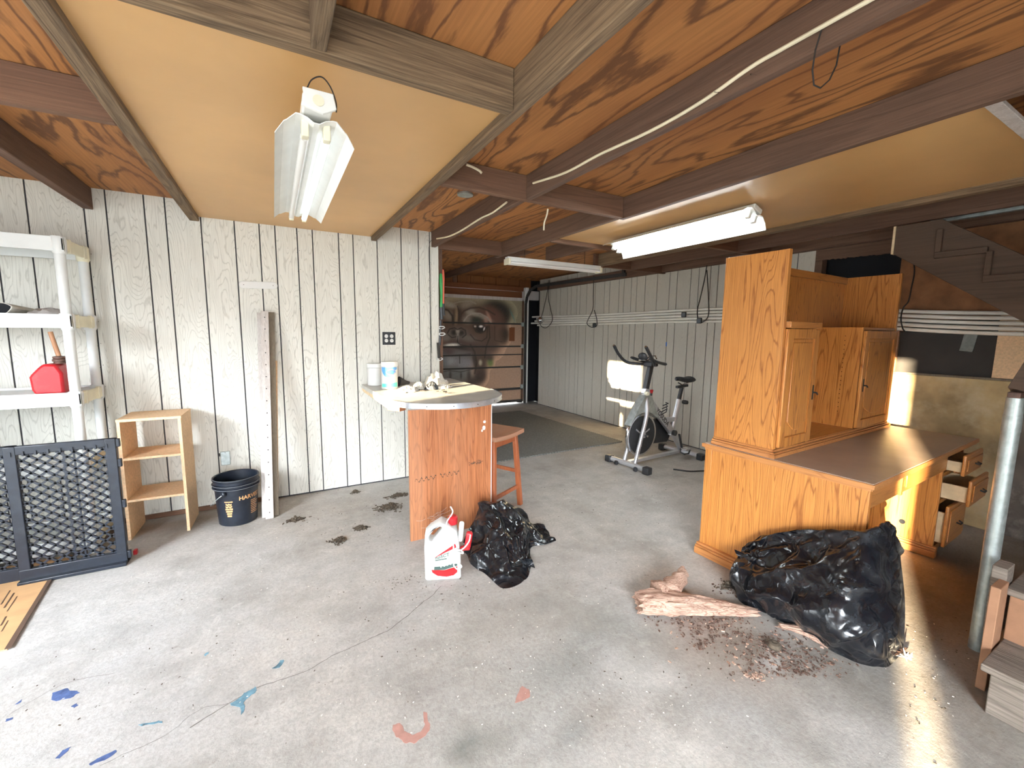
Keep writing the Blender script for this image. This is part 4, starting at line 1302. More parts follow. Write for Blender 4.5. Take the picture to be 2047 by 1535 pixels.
# ================================================================== counter
ct = thing('breakfast_counter', 'round-ended grey counter with aluminium edge on a red-brown end panel', 'counter', (1.1, 3.3, 0))
oc = Vector((1.1, 3.3, 0))
edge = [(0.69, YW - 0.001), (0.695, 3.10), (0.70, 3.04)] + [(p.x, p.y) for p in catmull([Vector((0.70, 3.04, 0)), Vector((0.80, 2.85, 0)), Vector((0.95, 2.745, 0)), Vector((1.12, 2.70, 0)), Vector((1.30, 2.73, 0)), Vector((1.46, 2.83, 0)), Vector((1.58, 2.98, 0)), Vector((1.63, 3.15, 0)), Vector((1.635, 3.30, 0))], 40)][1:] + [(1.625, 4.25), (1.452, 4.25), (1.452, 4.06), (1.38, YW - 0.014)]
el = [(x - oc.x, y - oc.y) for x, y in edge]
MB().prism(el, 0.93, 0.965).build('top', 'counter', parent=ct, bevel=0.002)
rim = el[2:42]
mb = MB()
A_, B_, C_, E_ = [], [], [], []
for i, (x, y) in enumerate(rim):
    a = Vector((*rim[max(0, i - 1)], 0))
    b = Vector((*rim[min(len(rim) - 1, i + 1)], 0))
    n = (b - a).normalized().cross(Vector((0, 0, 1)))
    p = Vector((x, y, 0))
    A_.append(p + n * 0.0035 + Vector((0, 0, 0.928)))
    B_.append(p + n * 0.0035 + Vector((0, 0, 0.967)))
    C_.append(p - n * 0.004 + Vector((0, 0, 0.9685)))
mb.grid([A_, B_, C_])
e = mb.build('metal_edge', 'alu', parent=ct, ang=50)
for i in range(3, 38, 5):
    p = (A_[i] + B_[i]) / 2
    MB().ball(p, 0.004, 8, 6).build('screw', 'charcoal', parent=e)
MB().box(0.70 - oc.x, 0.735 - oc.x, 3.04 - oc.y, YW - 0.002 - oc.y, 0.895, 0.929).build('support_rail', 'cream_wood', parent=ct, bevel=0.003)
MB().box(0.692 - oc.x, 0.70 - oc.x, 3.04 - oc.y, YW - 0.002 - oc.y, 0.91, 0.935).build('edge_strip', 'cream_wood', parent=ct, bevel=0.002)
MB().box(0.705 - oc.x, 0.77 - oc.x, 2.93 - oc.y, 3.04 - oc.y, 0.90, 0.929, 0, rotm(0, 0, 0.6)).build('cleat', 'red_panel', parent=ct, bevel=0.002)
pn = MB().box(0.765 - oc.x, 1.385 - oc.x, 2.775 - oc.y, 2.80 - oc.y, 0.0, 0.93).build('end_panel', 'red_panel', parent=ct, bevel=0.001)
MB().box(1.385 - oc.x, 1.391 - oc.x, 2.775 - oc.y, 2.80 - oc.y, 0.0, 0.93).build('pale_edge', 'paper', parent=ct)
mb = MB()
rr_ = random.Random(3)
for i in range(60):
    x = 0.80 + 0.33 * i / 60
    if 0.95 < x < 0.98:
        continue
    z = 0.43 + 0.012 * sin(i) + 0.04 * (x - 0.8)
    mb.box(x - oc.x, x + 0.006 * rr_.random() + 0.002 - oc.x, 2.7742 - oc.y, 2.775 - oc.y, z, z + 0.004 + 0.006 * rr_.random())
for i in range(36):
    x = 1.20 + 0.11 * rr_.random()
    z = 0.485 + 0.03 * rr_.random()
    mb.box(x - oc.x, x + 0.012 - oc.x, 2.7742 - oc.y, 2.775 - oc.y, z, z + 0.003)
mb.build('scorched_marks', 'ink', parent=pn, smooth=False)
mb = MB()
for (x, z, w, hh) in ((1.33, 0.80, 0.02, 0.022), (1.325, 0.755, 0.022, 0.035), (1.31, 0.735, 0.012, 0.02)):
    mb.ball((x - oc.x, 2.7745 - oc.y, z), 0.01, 10, 6, 0, (w * 60, 0.08, hh * 50))
mb.build('paint_daub', 'paper', parent=pn)
mb = MB()
for k in range(14):
    a = Vector((0.80 + 0.17 * rr_.random(), 2.770, 0.08 + 0.09 * rr_.random()))
    b = a + Vector((0.06 + 0.05 * rr_.random(), 0, 0.05 * (rr_.random() - 0.3)))
    mb.tube([a - oc, (a + b) / 2 - oc + Vector((0, -0.002, -0.008)), b - oc], 0.0006, 4)
mb.build('cobweb', 'paper', parent=pn)

CT = 0.9665
# wipe tubs
def tub(name, label, px, py, r, h, mats, group=None):
    c = at(px, py, 2, CT)
    o = thing(name, label, 'tub', (c.x, c.y + r, CT), 0, group)
    MB().lathe([(r * 0.97, 0), (r, 0.006), (r, h * 0.80), (r * 0.9, h * 0.815)], 40).build('body', 'paper', parent=o)
    MB().lathe([(r * 1.03, 0.0), (r * 1.04, h * 0.14), (r * 0.99, h * 0.17), (r * 0.3, h * 0.175)], 40, (0, 0, h * 0.815)).build('lid', 'white_pl', parent=o)
    return o, c, r


o, c, r = tub('wipes_tub', 'white tub of wipes with a blue and turquoise label on the counter', 783, 778, 0.068, 0.235, None)
vd = atan2(-(c.y + r), -c.x)
def patch(r, a0, a1, zf0, zf1, mat, par, n=24, nm='label_band'):
    G_ = []
    for i in range(n + 1):
        a = a0 + (a1 - a0) * i / n
        u = i / n
        G_.append([Vector((r * cos(a), r * sin(a), zf0(u) if callable(zf0) else zf0)), Vector((r * cos(a), r * sin(a), zf1(u) if callable(zf1) else zf1))])
    return MB().grid(G_).build(nm, mat, parent=par, ang=60)
patch(r + 0.0006, vd - 1.15, vd + 1.15, lambda u: 0.165 - 0.065 * sin(pi * min(1, u * 1.15 + 0.0)) ** 0.8, 0.187, 'lblue', o)
patch(r + 0.0006, vd - 1.15, vd + 1.15, 0.018, lambda u: 0.045 + 0.012 * u, 'lgreen', o)
mb = MB()
pts_ = []
for i in range(32):
    a = 2 * pi * i / 32
    u, w = 0.046 * cos(a), 0.030 * sin(a) * (1 - 0.3 * abs(cos(a)))
    pts_.append((u, w))
def on_cyl(pts, r, vd, uc, zc):
    return [Vector((r * cos(vd + (uc + u) / r), r * sin(vd + (uc + u) / r), zc + w)) for u, w in pts]
MB().add(on_cyl(pts_, r + 0.0014, vd, 0.018, 0.145), [tuple(range(32))]).build('logo_shape', 'paper', parent=o, smooth=False)
MB().add(on_cyl([(u * 0.82, max(0.013, w * 0.78)) for u, w in pts_ if w > 0.006], r + 0.002, vd, 0.018, 0.145), [tuple(range(len([1 for u, w in pts_ if w > 0.006])))]).build('logo_red', 'red_flat', parent=o, smooth=False)
MB().add(on_cyl([(u * 0.82, min(-0.013, w * 0.78)) for u, w in pts_ if w < -0.006], r + 0.002, vd, 0.018, 0.145), [tuple(range(len([1 for u, w in pts_ if w < -0.006])))]).build('logo_red', 'red_flat', parent=o, smooth=False)
wrap_text('CLOROX', 0.021, r + 0.001, r + 0.001, 0, 1, 0.145, vd + 0.26, 'lblue', o)
o, c, r = tub('white_tub', 'plain white tub left of the wipes tub on the counter', 753, 771, 0.066, 0.20, None, 'plain tubs')
o, c, r = tub('white_tub', 'plain white tub half hidden right behind the wipes tub', 795, 764, 0.06, 0.205, None, 'plain tubs')


def crumple(name, px, py, z, rx, ry, h, mat, label, cat, seed, rz=0.0, g=None, amp=0.6, fold=9):
    c = at(px, py, 2, z)
    o = lump(name, 0, 0, 0, rx, ry, h, mat, seed, amp, 26, fold)
    o.location = (c.x, c.y, z + 0.0006)
    o.rotation_euler = (0, 0, rz)
    return tag(o, label, cat, g)


crumple('work_glove', 815, 782, CT, 0.10, 0.07, 0.040, 'glove', 'white and grey work glove beside the wipes tub', 'glove', 11, 0.2, 'gloves')
crumple('work_glove', 838, 777, CT, 0.075, 0.05, 0.050, 'glove', 'white glove crumpled left of the black glove', 'glove', 21, 0.5, 'gloves')
crumple('work_glove', 863, 778, CT, 0.06, 0.05, 0.062, 'black', 'black glove bunched in the middle of the counter', 'glove', 31, -0.4, 'gloves')
crumple('work_glove', 884, 776, CT, 0.11, 0.05, 0.03, 'glove', 'thin pale glove right of the black glove', 'glove', 41, 0.3, 'gloves')
crumple('paper_bag', 872, 768, CT, 0.12, 0.07, 0.10, 'glove', 'crumpled cream paper bag at the back of the counter', 'paper bag', 51, 0.3, None, 0.7, 6)
# grey scoop: open cone
c = at(808, 774, 2, CT)
o = thing('grey_scoop', 'dark grey funnel lying on its side behind the gloves', 'funnel', (c.x, c.y + 0.05, CT + 0.042))
MB().lathe([(0.012, 0), (0.016, 0.03), (0.045, 0.10), (0.046, 0.102), (0.014, 0.03), (0.010, 0)], 22, (0.06, 0, -0.01), 0, rotm(0, radians(-80), radians(10)), capb=False, capt=False).build('cone', 'charcoal', parent=o)
mb = MB()
for k in range(14):
    p = at(800 + 105 * rr_.random(), 776 + 12 * rr_.random(), 2, CT)
    d_ = Vector((rr_.random() - 0.5, (rr_.random() - 0.5) * 0.5, 0)).normalized() * (0.02 + 0.03 * rr_.random())
    mb.bar(p + Vector((0, 0, 0.004)), p + d_ + Vector((0, 0, 0.004)), 0.009, 0.006)
o = mb.build('scrap_bits', 'charcoal')
tag(o, 'dark scraps strewn among the gloves on the counter', 'scraps', None, 'stuff')

# ================================================================== stool
sr = thing('bar_stool', 'red-brown wooden stool with a worn saddle seat behind the counter panel', 'stool', (1.528, 3.01, 0), radians(27.5))
sw, sdp = 0.41, 0.33
G_ = []
for i in range(13):
    u = -1 + 2 * i / 12
    G_.append([Vector((u * sw / 2, w * sdp / 2, 0.655 + 0.012 * u * u)) for w in (-1, -0.98, 0, 0.98, 1)])
B_ = [[p - Vector((0, 0, 0.034)) for p in row] for row in G_]
mb = MB()
mb.grid(G_)
mb.grid(B_)
mb.grid([[a, b] for a, b in zip(G_[0], B_[0])])
mb.grid([[a, b] for a, b in zip(G_[-1], B_[-1])])
mb.grid([[r_[0], q[0]] for r_, q in zip(G_, B_)])
mb.grid([[r_[-1], q[-1]] for r_, q in zip(G_, B_)])
mb.build('seat', 'stool_top', parent=sr, bevel=0.004)
LG = {}
for sx in (-1, 1):
    for sy in (-1, 1):
        a = Vector((sx * 0.150, sy * 0.105, 0.628))
        b = Vector((sx * 0.195, sy * 0.140, 0.0))
        LG[sx, sy] = (a, b)
        MB().bar(a, b, 0.036, 0.036, 0, (0, 1, 0)).build('leg', 'stool', parent=sr, bevel=0.003)
def lp(k, z):
    a, b = LG[k]
    return a.lerp(b, (0.628 - z) / 0.628)
for z, w in ((0.59, 0.05),):
    for k1, k2 in (((-1, -1), (1, -1)), ((-1, 1), (1, 1)), ((-1, -1), (-1, 1)), ((1, -1), (1, 1))):
        MB().bar(lp(k1, z), lp(k2, z), 0.018, w).build('apron', 'stool', parent=sr, bevel=0.002)
for z, ks in ((0.17, ((-1, -1), (1, -1))), (0.17, ((-1, 1), (1, 1))), (0.30, ((-1, -1), (-1, 1))), (0.30, ((1, -1), (1, 1)))):
    MB().bar(lp(ks[0], z), lp(ks[1], z), 0.018, 0.03).build('stretcher', 'stool', parent=sr, bevel=0.002)

# ================================================================== rubber mat
p0, p1, p2 = Vector((1.55, 4.10)), Vector((4.05, 4.13)), Vector((3.94, 6.70))
poly = []
n_ = 60
for i in range(n_ * 2):
    t_ = i / (n_ * 2)
    q = p0.lerp(p1, t_)
    poly.append((q.x, q.y + (0.016 if i % 2 else -0.012)))
for i in range(120):
    t_ = i / 120
    q = p1.lerp(p2, t_)
    poly.append((q.x + (0.016 if i % 2 else -0.012), q.y))
poly += [(p2.x, p2.y), (1.55, p2.y)]
o = MB().prism(poly, 0.001, 0.012).build('rubber_mat', 'mat', smooth=False)
tag(o, 'large grey rubber floor mat with a toothed edge in front of the garage door', 'floor mat')

# ================================================================== exercise bike
bk2 = thing('exercise_bike', 'silver and black spin exercise bike beside the grey panelled wall', 'exercise bike', (3.312, 3.291, 0), atan2(0.0739, 0.9973))
def P2(*a, **k):
    return MB().tube(*a, **k)
for x in (0.0, 0.955):
    MB().tube([(x, -0.235, 0.045), (x, 0.235, 0.045)], 0.028, 16).build('foot_bar', 'silver', parent=bk2)
    for s_ in (-1, 1):
        MB().box(x - 0.038, x + 0.038, s_ * 0.265 - 0.04, s_ * 0.265 + 0.04, 0.0, 0.078).build('foot_cap', 'black', parent=bk2, bevel=0.012)
for s_ in (-0.15, 0.12):
    MB().lathe([(0.024, -0.012), (0.026, 0), (0.024, 0.012)], 20, (-0.045, s_, 0.03), 0, rotm(pi / 2, 0, 0)).build('roller', 'black', parent=bk2)
MB().bar((0.02, 0, 0.06), (0.95, 0, 0.05), 0.05, 0.035, 0).build('base_rail', 'silver', parent=bk2, bevel=0.005)
# fork
for s_ in (-1, 1):
    Q = catmull([(0.035, s_ * 0.075, 0.06), (0.12, s_ * 0.072, 0.33), (0.20, s_ * 0.066, 0.58), (0.225, s_ * 0.03, 0.74), (0.235, 0, 0.80)], 24)
    MB().tube(Q, 0.021, 14, rs=[0.021 + 0.004 * (i / 23) for i in range(24)]).build('fork_leg', 'silver', parent=bk2)
fwc = (0.20, 0, 0.345)
fw = MB()
RY = rotm(pi / 2, 0, 0)
fw.lathe([(0.06, 0.010), (0.175, 0.008), (0.19, 0.016), (0.235, 0.018), (0.241, 0.010), (0.241, -0.010), (0.235, -0.018), (0.19, -0.016), (0.175, -0.008), (0.06, -0.010)], 64, fwc, 0, RY)
f_ = fw.build('flywheel_rim', 'chrome', parent=bk2)
MB().lathe([(0.0, 0.017), (0.215, 0.0175), (0.215, -0.0175), (0.0, -0.017)], 56, fwc, 0, RY).build('flywheel_disc', 'black', parent=f_)
mb = MB()
for k in range(3):
    a = radians(25 + 120 * k)
    for s_ in (-1, 1):
        mb.bar((fwc[0] + 0.05 * cos(a), s_ * 0.021, fwc[2] + 0.05 * sin(a)), (fwc[0] + 0.13 * cos(a), s_ * 0.021, fwc[2] + 0.13 * sin(a)), 0.004, 0.016, 0, (0, 0, 1))
mb.lathe([(0.028, -0.05), (0.028, 0.05)], 20, fwc, 0, RY)
mb.build('hub', 'silver', parent=f_)
MB().lathe([(0.012, -0.095), (0.012, 0.095)], 12, fwc, 0, RY).build('axle', 'chrome', parent=f_)
# brake shroud above wheel
pol = []
for k in range(13):
    a = radians(150 - 100 * k / 12)
    pol.append((fwc[0] + 0.262 * cos(a), fwc[2] + 0.262 * sin(a)))
pol = pol + [(0.47, 0.50), (0.36, 0.66), (0.30, 0.78), (0.20, 0.79), (0.10, 0.68)]
MB().prism(pol, -0.045, 0.045, 1).build('shroud', 'galv', parent=bk2, bevel=0.012, label='grey plastic shroud')
# down tube + lettering
dt = MB().bar((0.26, 0, 0.76), (0.80, 0, 0.26), 0.055, 0.075, 0, (0, 0, 1)).build('down_tube', 'silver', parent=bk2, bevel=0.01)
MB().bar((0.80, 0, 0.26), (0.965, 0, 0.055), 0.05, 0.055, 0).build('rear_brace', 'silver', parent=bk2, bevel=0.008)
vs, fs = text_verts('YOSUDA', 0.075)
aa = atan2(0.26 - 0.76, 0.80 - 0.26)
out = [(0.53 + p.x * cos(aa) - p.y * sin(aa), -0.0285, 0.51 + p.x * sin(aa) + p.y * cos(aa)) for p in vs]
MB().add(out, fs).build('lettering', 'black', parent=dt, smooth=False)
MB().bar((0.56, 0, 0.47), (0.80, 0, 0.46), 0.045, 0.05).build('mid_tube', 'silver', parent=bk2, bevel=0.008)
MB().tube([(0.735, 0, 0.27), (0.855, 0, 0.69)], 0.031, 16).build('seat_tube', 'silver', parent=bk2)
MB().tube([(0.855, 0, 0.69), (0.895, 0, 0.83)], 0.024, 14).build('seat_post', 'black', parent=bk2)
MB().bar((0.80, 0, 0.84), (1.00, 0, 0.85), 0.04, 0.03).build('seat_slider', 'black', parent=bk2, bevel=0.006)
MB().lathe([(0.022, -0.03), (0.026, 0.0), (0.022, 0.03)], 14, (0.90, -0.055, 0.66), 0, RY).build('seat_knob', 'black', parent=bk2)
# saddle
rings = []
for i in range(17):
    t_ = i / 16
    x = 0.77 + 0.29 * t_
    hw = 0.026 + 0.075 * max(0, (t_ - 0.25) / 0.75) ** 1.1 if t_ > 0.25 else 0.026
    hw = hw * (1 - 0.6 * max(0, t_ - 0.9) * 10 * 0.5)
    hz = 0.026 + 0.014 * t_
    if i in (0, 16):
        hw, hz = hw * 0.5, hz * 0.5
    ring_ = []
    for j in range(18):
        a = 2 * pi * j / 18
        ring_.append(Vector((x, hw * cos(a), 0.925 + 0.02 * (1 - t_) * 0 + 0.012 * cos((t_ - 0.1) * 5) + hz * sin(a) * (1 if sin(a) > 0 else 0.8))))
    ring_.append(ring_[0])
    rings.append(ring_)
mb = MB()
mb.grid(rings)
mb.add(rings[0][:-1], [tuple(range(18))])
mb.add(rings[-1][:-1], [tuple(range(18))])
sd_ = mb.build('saddle', 'black', parent=bk2)
MB().tube([(0.86, 0.03, 0.89), (0.90, 0, 0.862), (0.98, -0.03, 0.885)], 0.008, 8).build('saddle_rail', 'chrome', parent=sd_)
# neck and bars
MB().bar((0.235, 0, 0.80), (0.245, 0, 0.86), 0.07, 0.07, 0, (1, 0, 0)).build('head_collar', 'silver', parent=bk2, bevel=0.008)
MB().bar((0.245, 0, 0.85), (0.315, 0, 1.13), 0.05, 0.055, 0, (1, 0, 0)).build('handle_post', 'black', parent=bk2, bevel=0.008)
MB().box(0.25, 0.37, -0.055, 0.055, 1.10, 1.155).build('handle_clamp', 'black', parent=bk2, bevel=0.012)
for s_ in (-1, 1):
    Q = catmull([(0.33, s_ * 0.02, 1.13), (0.24, s_ * 0.10, 1.125), (0.13, s_ * 0.19, 1.145), (0.03, s_ * 0.215, 1.23), (-0.05, s_ * 0.215, 1.325)], 24)
    hb_ = MB().tube(Q, 0.0165, 12).build('handlebar', 'black', parent=bk2)
    MB().lathe([(0.011, 0), (0.011, 0.004)], 12, (-0.055, s_ * 0.215, 1.33), 0, rotm(0, radians(-40), 0)).build('bar_end', 'chrome', parent=hb_)
    Q = catmull([(0.13, s_ * 0.125, 1.20), (0.25, s_ * 0.105, 1.165), (0.38, s_ * 0.085, 1.14), (0.47, s_ * 0.08, 1.125)], 14)
    MB().tube(Q, 0.022, 12, flat=0.7, rs=[0.016] + [0.024] * 12 + [0.014]).build('arm_pad', 'black', parent=bk2)
mb = MB()
mb.ball((0.17, 0.0, 1.215), 0.05, 20, 12, 0, (0.75, 1.1, 0.9), rotm(0, radians(-30), 0))
cs = mb.build('console', 'black', parent=bk2)
MB().tube([(0.215, -0.055, 1.18), (0.165, -0.05, 1.175), (0.17, 0.05, 1.175), (0.215, 0.055, 1.18)], 0.007, 8).build('console_trim', 'chrome', parent=cs)
MB().tube([(0.28, 0.05, 1.17), (0.31, 0.02, 1.215), (0.33, -0.04, 1.22), (0.30, -0.08, 1.19)], 0.006, 8).build('tablet_holder', 'chrome', parent=bk2)
MB().tube([(0.33, 0, 0.70), (0.345, 0, 0.80)], 0.012, 10).build('tension_rod', 'black', parent=bk2)
MB().lathe([(0.008, 0.79), (0.012, 0.80), (0.020, 0.835), (0.008, 0.84)], 16, (0.347, 0, 0)).build('tension_knob', 'red_flat', parent=bk2, label='red tension knob')
MB().lathe([(0.02, -0.02), (0.024, 0.0), (0.02, 0.02)], 14, (0.19, -0.06, 0.815), 0, RY).build('adjust_knob', 'cream_pl', parent=bk2)
# bottle cage fins
mb = MB()
for k in range(4):
    mb.tube([(0.50 + 0.01 * k, -0.02, 0.56 + 0.035 * k - 0.02), (0.56 + 0.01 * k, -0.05, 0.575 + 0.032 * k), (0.61 - 0.01 * k, -0.02, 0.60 + 0.026 * k)], 0.006, 8)
mb.build('bottle_cage', 'black', parent=bk2)
# belt cover on far side, cranks, pedals
pol = [(0.32, 0.43), (0.60, 0.50), (0.80, 0.40), (0.84, 0.28), (0.76, 0.17), (0.42, 0.19), (0.30, 0.30)]
MB().prism(pol, 0.055, 0.095, 1).build('belt_cover', 'black', parent=bk2, bevel=0.015)
MB().lathe([(0.033, -0.06), (0.033, 0.06)], 18, (0.745, 0, 0.305), 0, RY).build('crank_hub', 'black', parent=bk2)
for s_ in (-1, 1):
    a = Vector((0.745, s_ * 0.105, 0.305))
    b = Vector((0.80, s_ * 0.115, 0.135)) if s_ < 0 else Vector((0.69, 0.115, 0.475))
    cr = MB().bar(a, b, 0.014, 0.024, 0, (0, 1, 0)).build('crank', 'black', parent=bk2, bevel=0.003)
    MB().box(b.x - 0.05, b.x + 0.05, s_ * 0.17 - 0.04, s_ * 0.17 + 0.04, b.z - 0.012, b.z + 0.012).build('pedal', 'chrome', parent=cr, bevel=0.004)
    mb = MB()
    mb.tube([(b.x - 0.045, s_ * 0.13, b.z), (b.x - 0.075, s_ * 0.15, b.z - 0.035), (b.x - 0.06, s_ * 0.19, b.z - 0.05), (b.x + 0.01, s_ * 0.20, b.z - 0.05), (b.x + 0.04, s_ * 0.20, b.z)], 0.009, 8)
    mb.build('toe_cage', 'black', parent=cr)

c = at(1375, 941, 2, 0.0)
o = MB().tube(catmull([at(1346, 938, 2, 0.008), at(1362, 940, 2, 0.008), at(1380, 942, 2, 0.008), at(1408, 941, 2, 0.008)], 16), 0.008, 8).build('black_rod', 'black')
tag(o, 'thin black rod lying on the floor between the bike and the desk', 'rod')

# ================================================================== pipes and ropes on the right wall
zk = [(7.42, 1.69), (5.4, 1.685), (3.2, 1.690), (1.9, 1.625), (1.0, 1.565), (-0.6, 1.53)]
names_ = ['topmost', 'second from top', 'third from top', 'second from bottom', 'lowest']
for k in range(5):
    dz = (2 - k) * 0.037
    y_end = 7.42 - 0.10 * ((k * 2) % 3)
    pts = [(XR - 0.045 - 0.022 * (k % 2), y if i else y_end, z + dz * (1.0 if i > 0 else 1.15)) for i, (y, z) in enumerate(zk)]
    o = MB().tube(catmull(pts, 40), 0.0155, 12).build('pvc_pipe', 'pvc')
    tag(o, 'long white pipe strung along the right wall, %s of the bundle' % names_[k], 'pipe', 'pipes strung along the right wall')
XP = XR - 0.055
def rope(label, pts, r=0.006, g='ropes holding the pipes'):
    P_ = [at(px, py, 0, XP - 0.035) if len(q) == 0 else None for (px, py, *q) in pts]
    return tubething('rope', P_, r, 'rope', label, 'rope', g)
rope('dark rope sling at the far end of the pipe bundle', [(1097, 560), (1093, 590), (1086, 620), (1080, 648), (1092, 655), (1104, 640), (1100, 615), (1096, 592), (1099, 560)])
rope('dark rope hanging from the door track to the pipes', [(1187, 550), (1186, 590), (1185, 618), (1175, 640), (1174, 648), (1182, 654), (1192, 652), (1193, 638), (1188, 620)])
rope('dark rope loop holding the pipes beside the oak hutch', [(1413, 530), (1408, 560), (1400, 595), (1394, 620), (1396, 640), (1404, 644), (1416, 630), (1416, 590), (1413, 540)])
for i, (px, py) in enumerate(((1367, 629), (1398, 641), (1188, 650))):
    c = at(px, py, 0, XP - 0.04)
    o = MB().box(c.x - 0.012, c.x + 0.012, c.y - 0.035, c.y + 0.035, c.z - 0.035, c.z + 0.035).build('pipe_clip', 'black', bevel=0.01)
    tag(o, ['black clip clamped on the pipes left of the hanging loop', 'black clip under the rope loop beside the hutch', 'black clip under the middle rope'][i], 'clip', 'clips on the pipes')
rope('thin reddish rope tied round the pipes below the stair board', [(1822, 500), (1828, 540), (1822, 575), (1816, 602), (1806, 615), (1801, 635), (1804, 655), (1810, 664)], 0.005)
c = at(1081, 640, 0, XP - 0.07)
o = thing('work_lamp', 'round metal clamp lamp hanging at the far end of the pipes', 'lamp', tuple(c))
MB().ball((0, 0, 0), 0.07, 20, 12).build('bowl', 'chrome', parent=o)
MB().tube([(0, 0.05, 0), (0, 0.11, 0.02)], 0.02, 10).build('neck', 'brown_pl', parent=o)
c = at(1332, 688, 0, XR)
o = MB().box(XR - 0.001, XR - 0.0002, c.y - 0.009, c.y + 0.009, c.z - 0.028, c.z + 0.028).build('blue_tape', 'blue', smooth=False)
tag(o, 'small piece of blue tape on the grey panelled wall', 'tape')
c = at(1922, 678, 0, XR)
o = thing('duct_tape', 'grey duct tape hanging over the dark board under the pipes', 'tape', (XR - 0.005, 1.13, 1.44))
MB().box(-0.002, 0.010, -0.035, 0.04, -0.09, 0.06, 0, rotm(0.12, 0, 0)).build('strip', 'tape', parent=o, bevel=0.002)

# ================================================================== stairs, pole, steps at right
SX = 3.97
stp = [(1.41, 2.06), (1.41, 2.262), (1.18, 2.205), (1.18, 2.02), (0.93, 2.02), (0.93, 1.835), (0.70, 1.83), (0.70, 1.66), (0.46, 1.66), (0.46, 1.35), (0.75, 1.57)]
stp = [(1.41, 2.055), (1.41, 2.262), (-0.1, 2.262), (-0.1, 0.93)]
st_ = thing('staircase', 'brown stair stringer with step cleats descending at the upper right', 'stairs', (SX, 0.8, 0.9))
MB().prism([(y - 0.8, z - 0.9) for y, z in ((1.41, 2.055), (1.41, 2.25), (1.17, 2.25), (-0.35, 1.10), (-0.35, 0.74))], 0.0, 0.04, 0).build('stringer', 'stringer', parent=st_, bevel=0.003)
MB().prism([(y - 0.8, z - 0.9) for y, z in ((1.36, 2.02), (1.36, 2.10), (-0.35, 0.83), (-0.35, 0.70))], 0.55, 0.585, 0).build('stringer', 'stringer', parent=st_)
MB().box(-0.004, 0.044, 0.61, 0.625, 1.155, 1.352).build('end_batten', 'cream_wood', parent=st_, bevel=0.002)
for k in range(6):
    y1 = 1.18 - k * 0.245
    z1 = 2.02 - k * 0.182
    MB().box(0.04, 0.55, y1 - 0.26 - 0.8, y1 - 0.8, z1 - 0.9 - 0.03, z1 - 0.9).build('tread', 'stringer', parent=st_, bevel=0.003)
    MB().box(0.04, 0.55, y1 - 0.8 - 0.02, y1 - 0.8, z1 - 0.9, z1 - 0.9 + 0.16).build('riser', 'stringer', parent=st_, bevel=0.003)
    MB().box(-0.028, 0.0, y1 - 0.25 - 0.8, y1 - 0.8, z1 - 0.9 - 0.03, z1 - 0.9 + 0.01).build('cleat', 'stringer', parent=st_, bevel=0.003)
    MB().box(-0.028, 0.0, y1 - 0.03 - 0.8, y1 - 0.8, z1 - 0.9 + 0.01, z1 - 0.9 + 0.16).build('cleat', 'stringer', parent=st_, bevel=0.003)
po = thing('steel_post', 'galvanised steel post standing in front of the yellowed concrete wall', 'post', (2.823, 0.515, 0))
MB().lathe([(0.029, 0.0), (0.029, 1.20)], 20).build('tube', 'galv', parent=po)
MB().lathe([(0.0305, 1.05), (0.0305, 1.12)], 20).build('sleeve', 'galv', parent=po)
MB().box(-0.035, 0.035, -0.02, 0.02, 1.20, 1.225).build('cap', 'brown_pl', parent=po, bevel=0.003)
o = MB().bar((2.83, 0.515, 1.226), (2.98, 0.42, 1.62), 0.07, 0.05, 0, (0, 1, 0)).build('wood_brace', 'stringer', bevel=0.003)
tag(o, 'brown timber brace on top of the steel post', 'brace')
stp_ = thing('wooden_steps', 'grey weathered wooden steps at the lower right corner', 'steps', (2.36, 0.0, 0))
MB().box(0.0, 0.03, -0.7, 0.385, 0.0, 0.17).build('riser', 'step', parent=stp_, bevel=0.004)
MB().box(-0.02, 0.29, -0.7, 0.41, 0.171, 0.20).build('tread', 'step', parent=stp_, bevel=0.004)
MB().box(0.26, 0.30, 0.335, 0.41, 0.201, 0.40).build('corner_block', 'orange_board', parent=stp_, bevel=0.003, label='orange brown end block')
MB().box(0.262, 0.29, -0.7, 0.334, 0.201, 0.40).build('riser', 'step', parent=stp_, bevel=0.004)
MB().box(0.24, 0.60, -0.7, 0.42, 0.401, 0.43).build('tread', 'step', parent=stp_, bevel=0.004)
MB().box(0.14, 0.25, 0.415, 0.445, 0.0, 0.455).build('side_board', 'orange_board', parent=stp_, bevel=0.003)
MB().box(0.26, 0.36, 0.425, 0.47, 0.20, 0.50).build('side_board', 'step', parent=stp_, bevel=0.003)

# ================================================================== desk
DRZ, DOX, DOY = radians(2.4), 2.478, 0.862
dk = thing('oak_desk', 'large honey oak executive desk with open drawers on its far right', 'desk', (DOX, DOY, 0), DRZ)
DL, DD, DH = 1.80, 0.872, 0.755
MB().box(-0.005, DL, -0.012, DD + 0.01, 0.742, DH).build('top', 'desktop', parent=dk, bevel=0.002, label='grey-brown laminate top')
mb = MB()
for z0, z1, o_ in ((0.715, 0.728, 0.004), (0.728, 0.752, 0.018)):
    mb.box(-o_, -0.004, -o_, DD + o_, z0, z1)
    mb.box(-o_, DL + o_, -o_ - 0.002, -0.011, z0, z1)
    mb.box(DL, DL + o_, -o_, DD + o_, z0, z1)
mb.build('top_moulding', 'oak_d', parent=dk, bevel=0.004)
ep = MB()
ep.box(0.006, 0.026, 0.0, DD, 0.0, 0.741)
e_ = ep.build('end_panel', 'oak', parent=dk)
MB().box(-0.001, 0.006, DD - 0.045, DD, 0.07, 0.72).build('stile', 'oak', parent=e_, bevel=0.002)
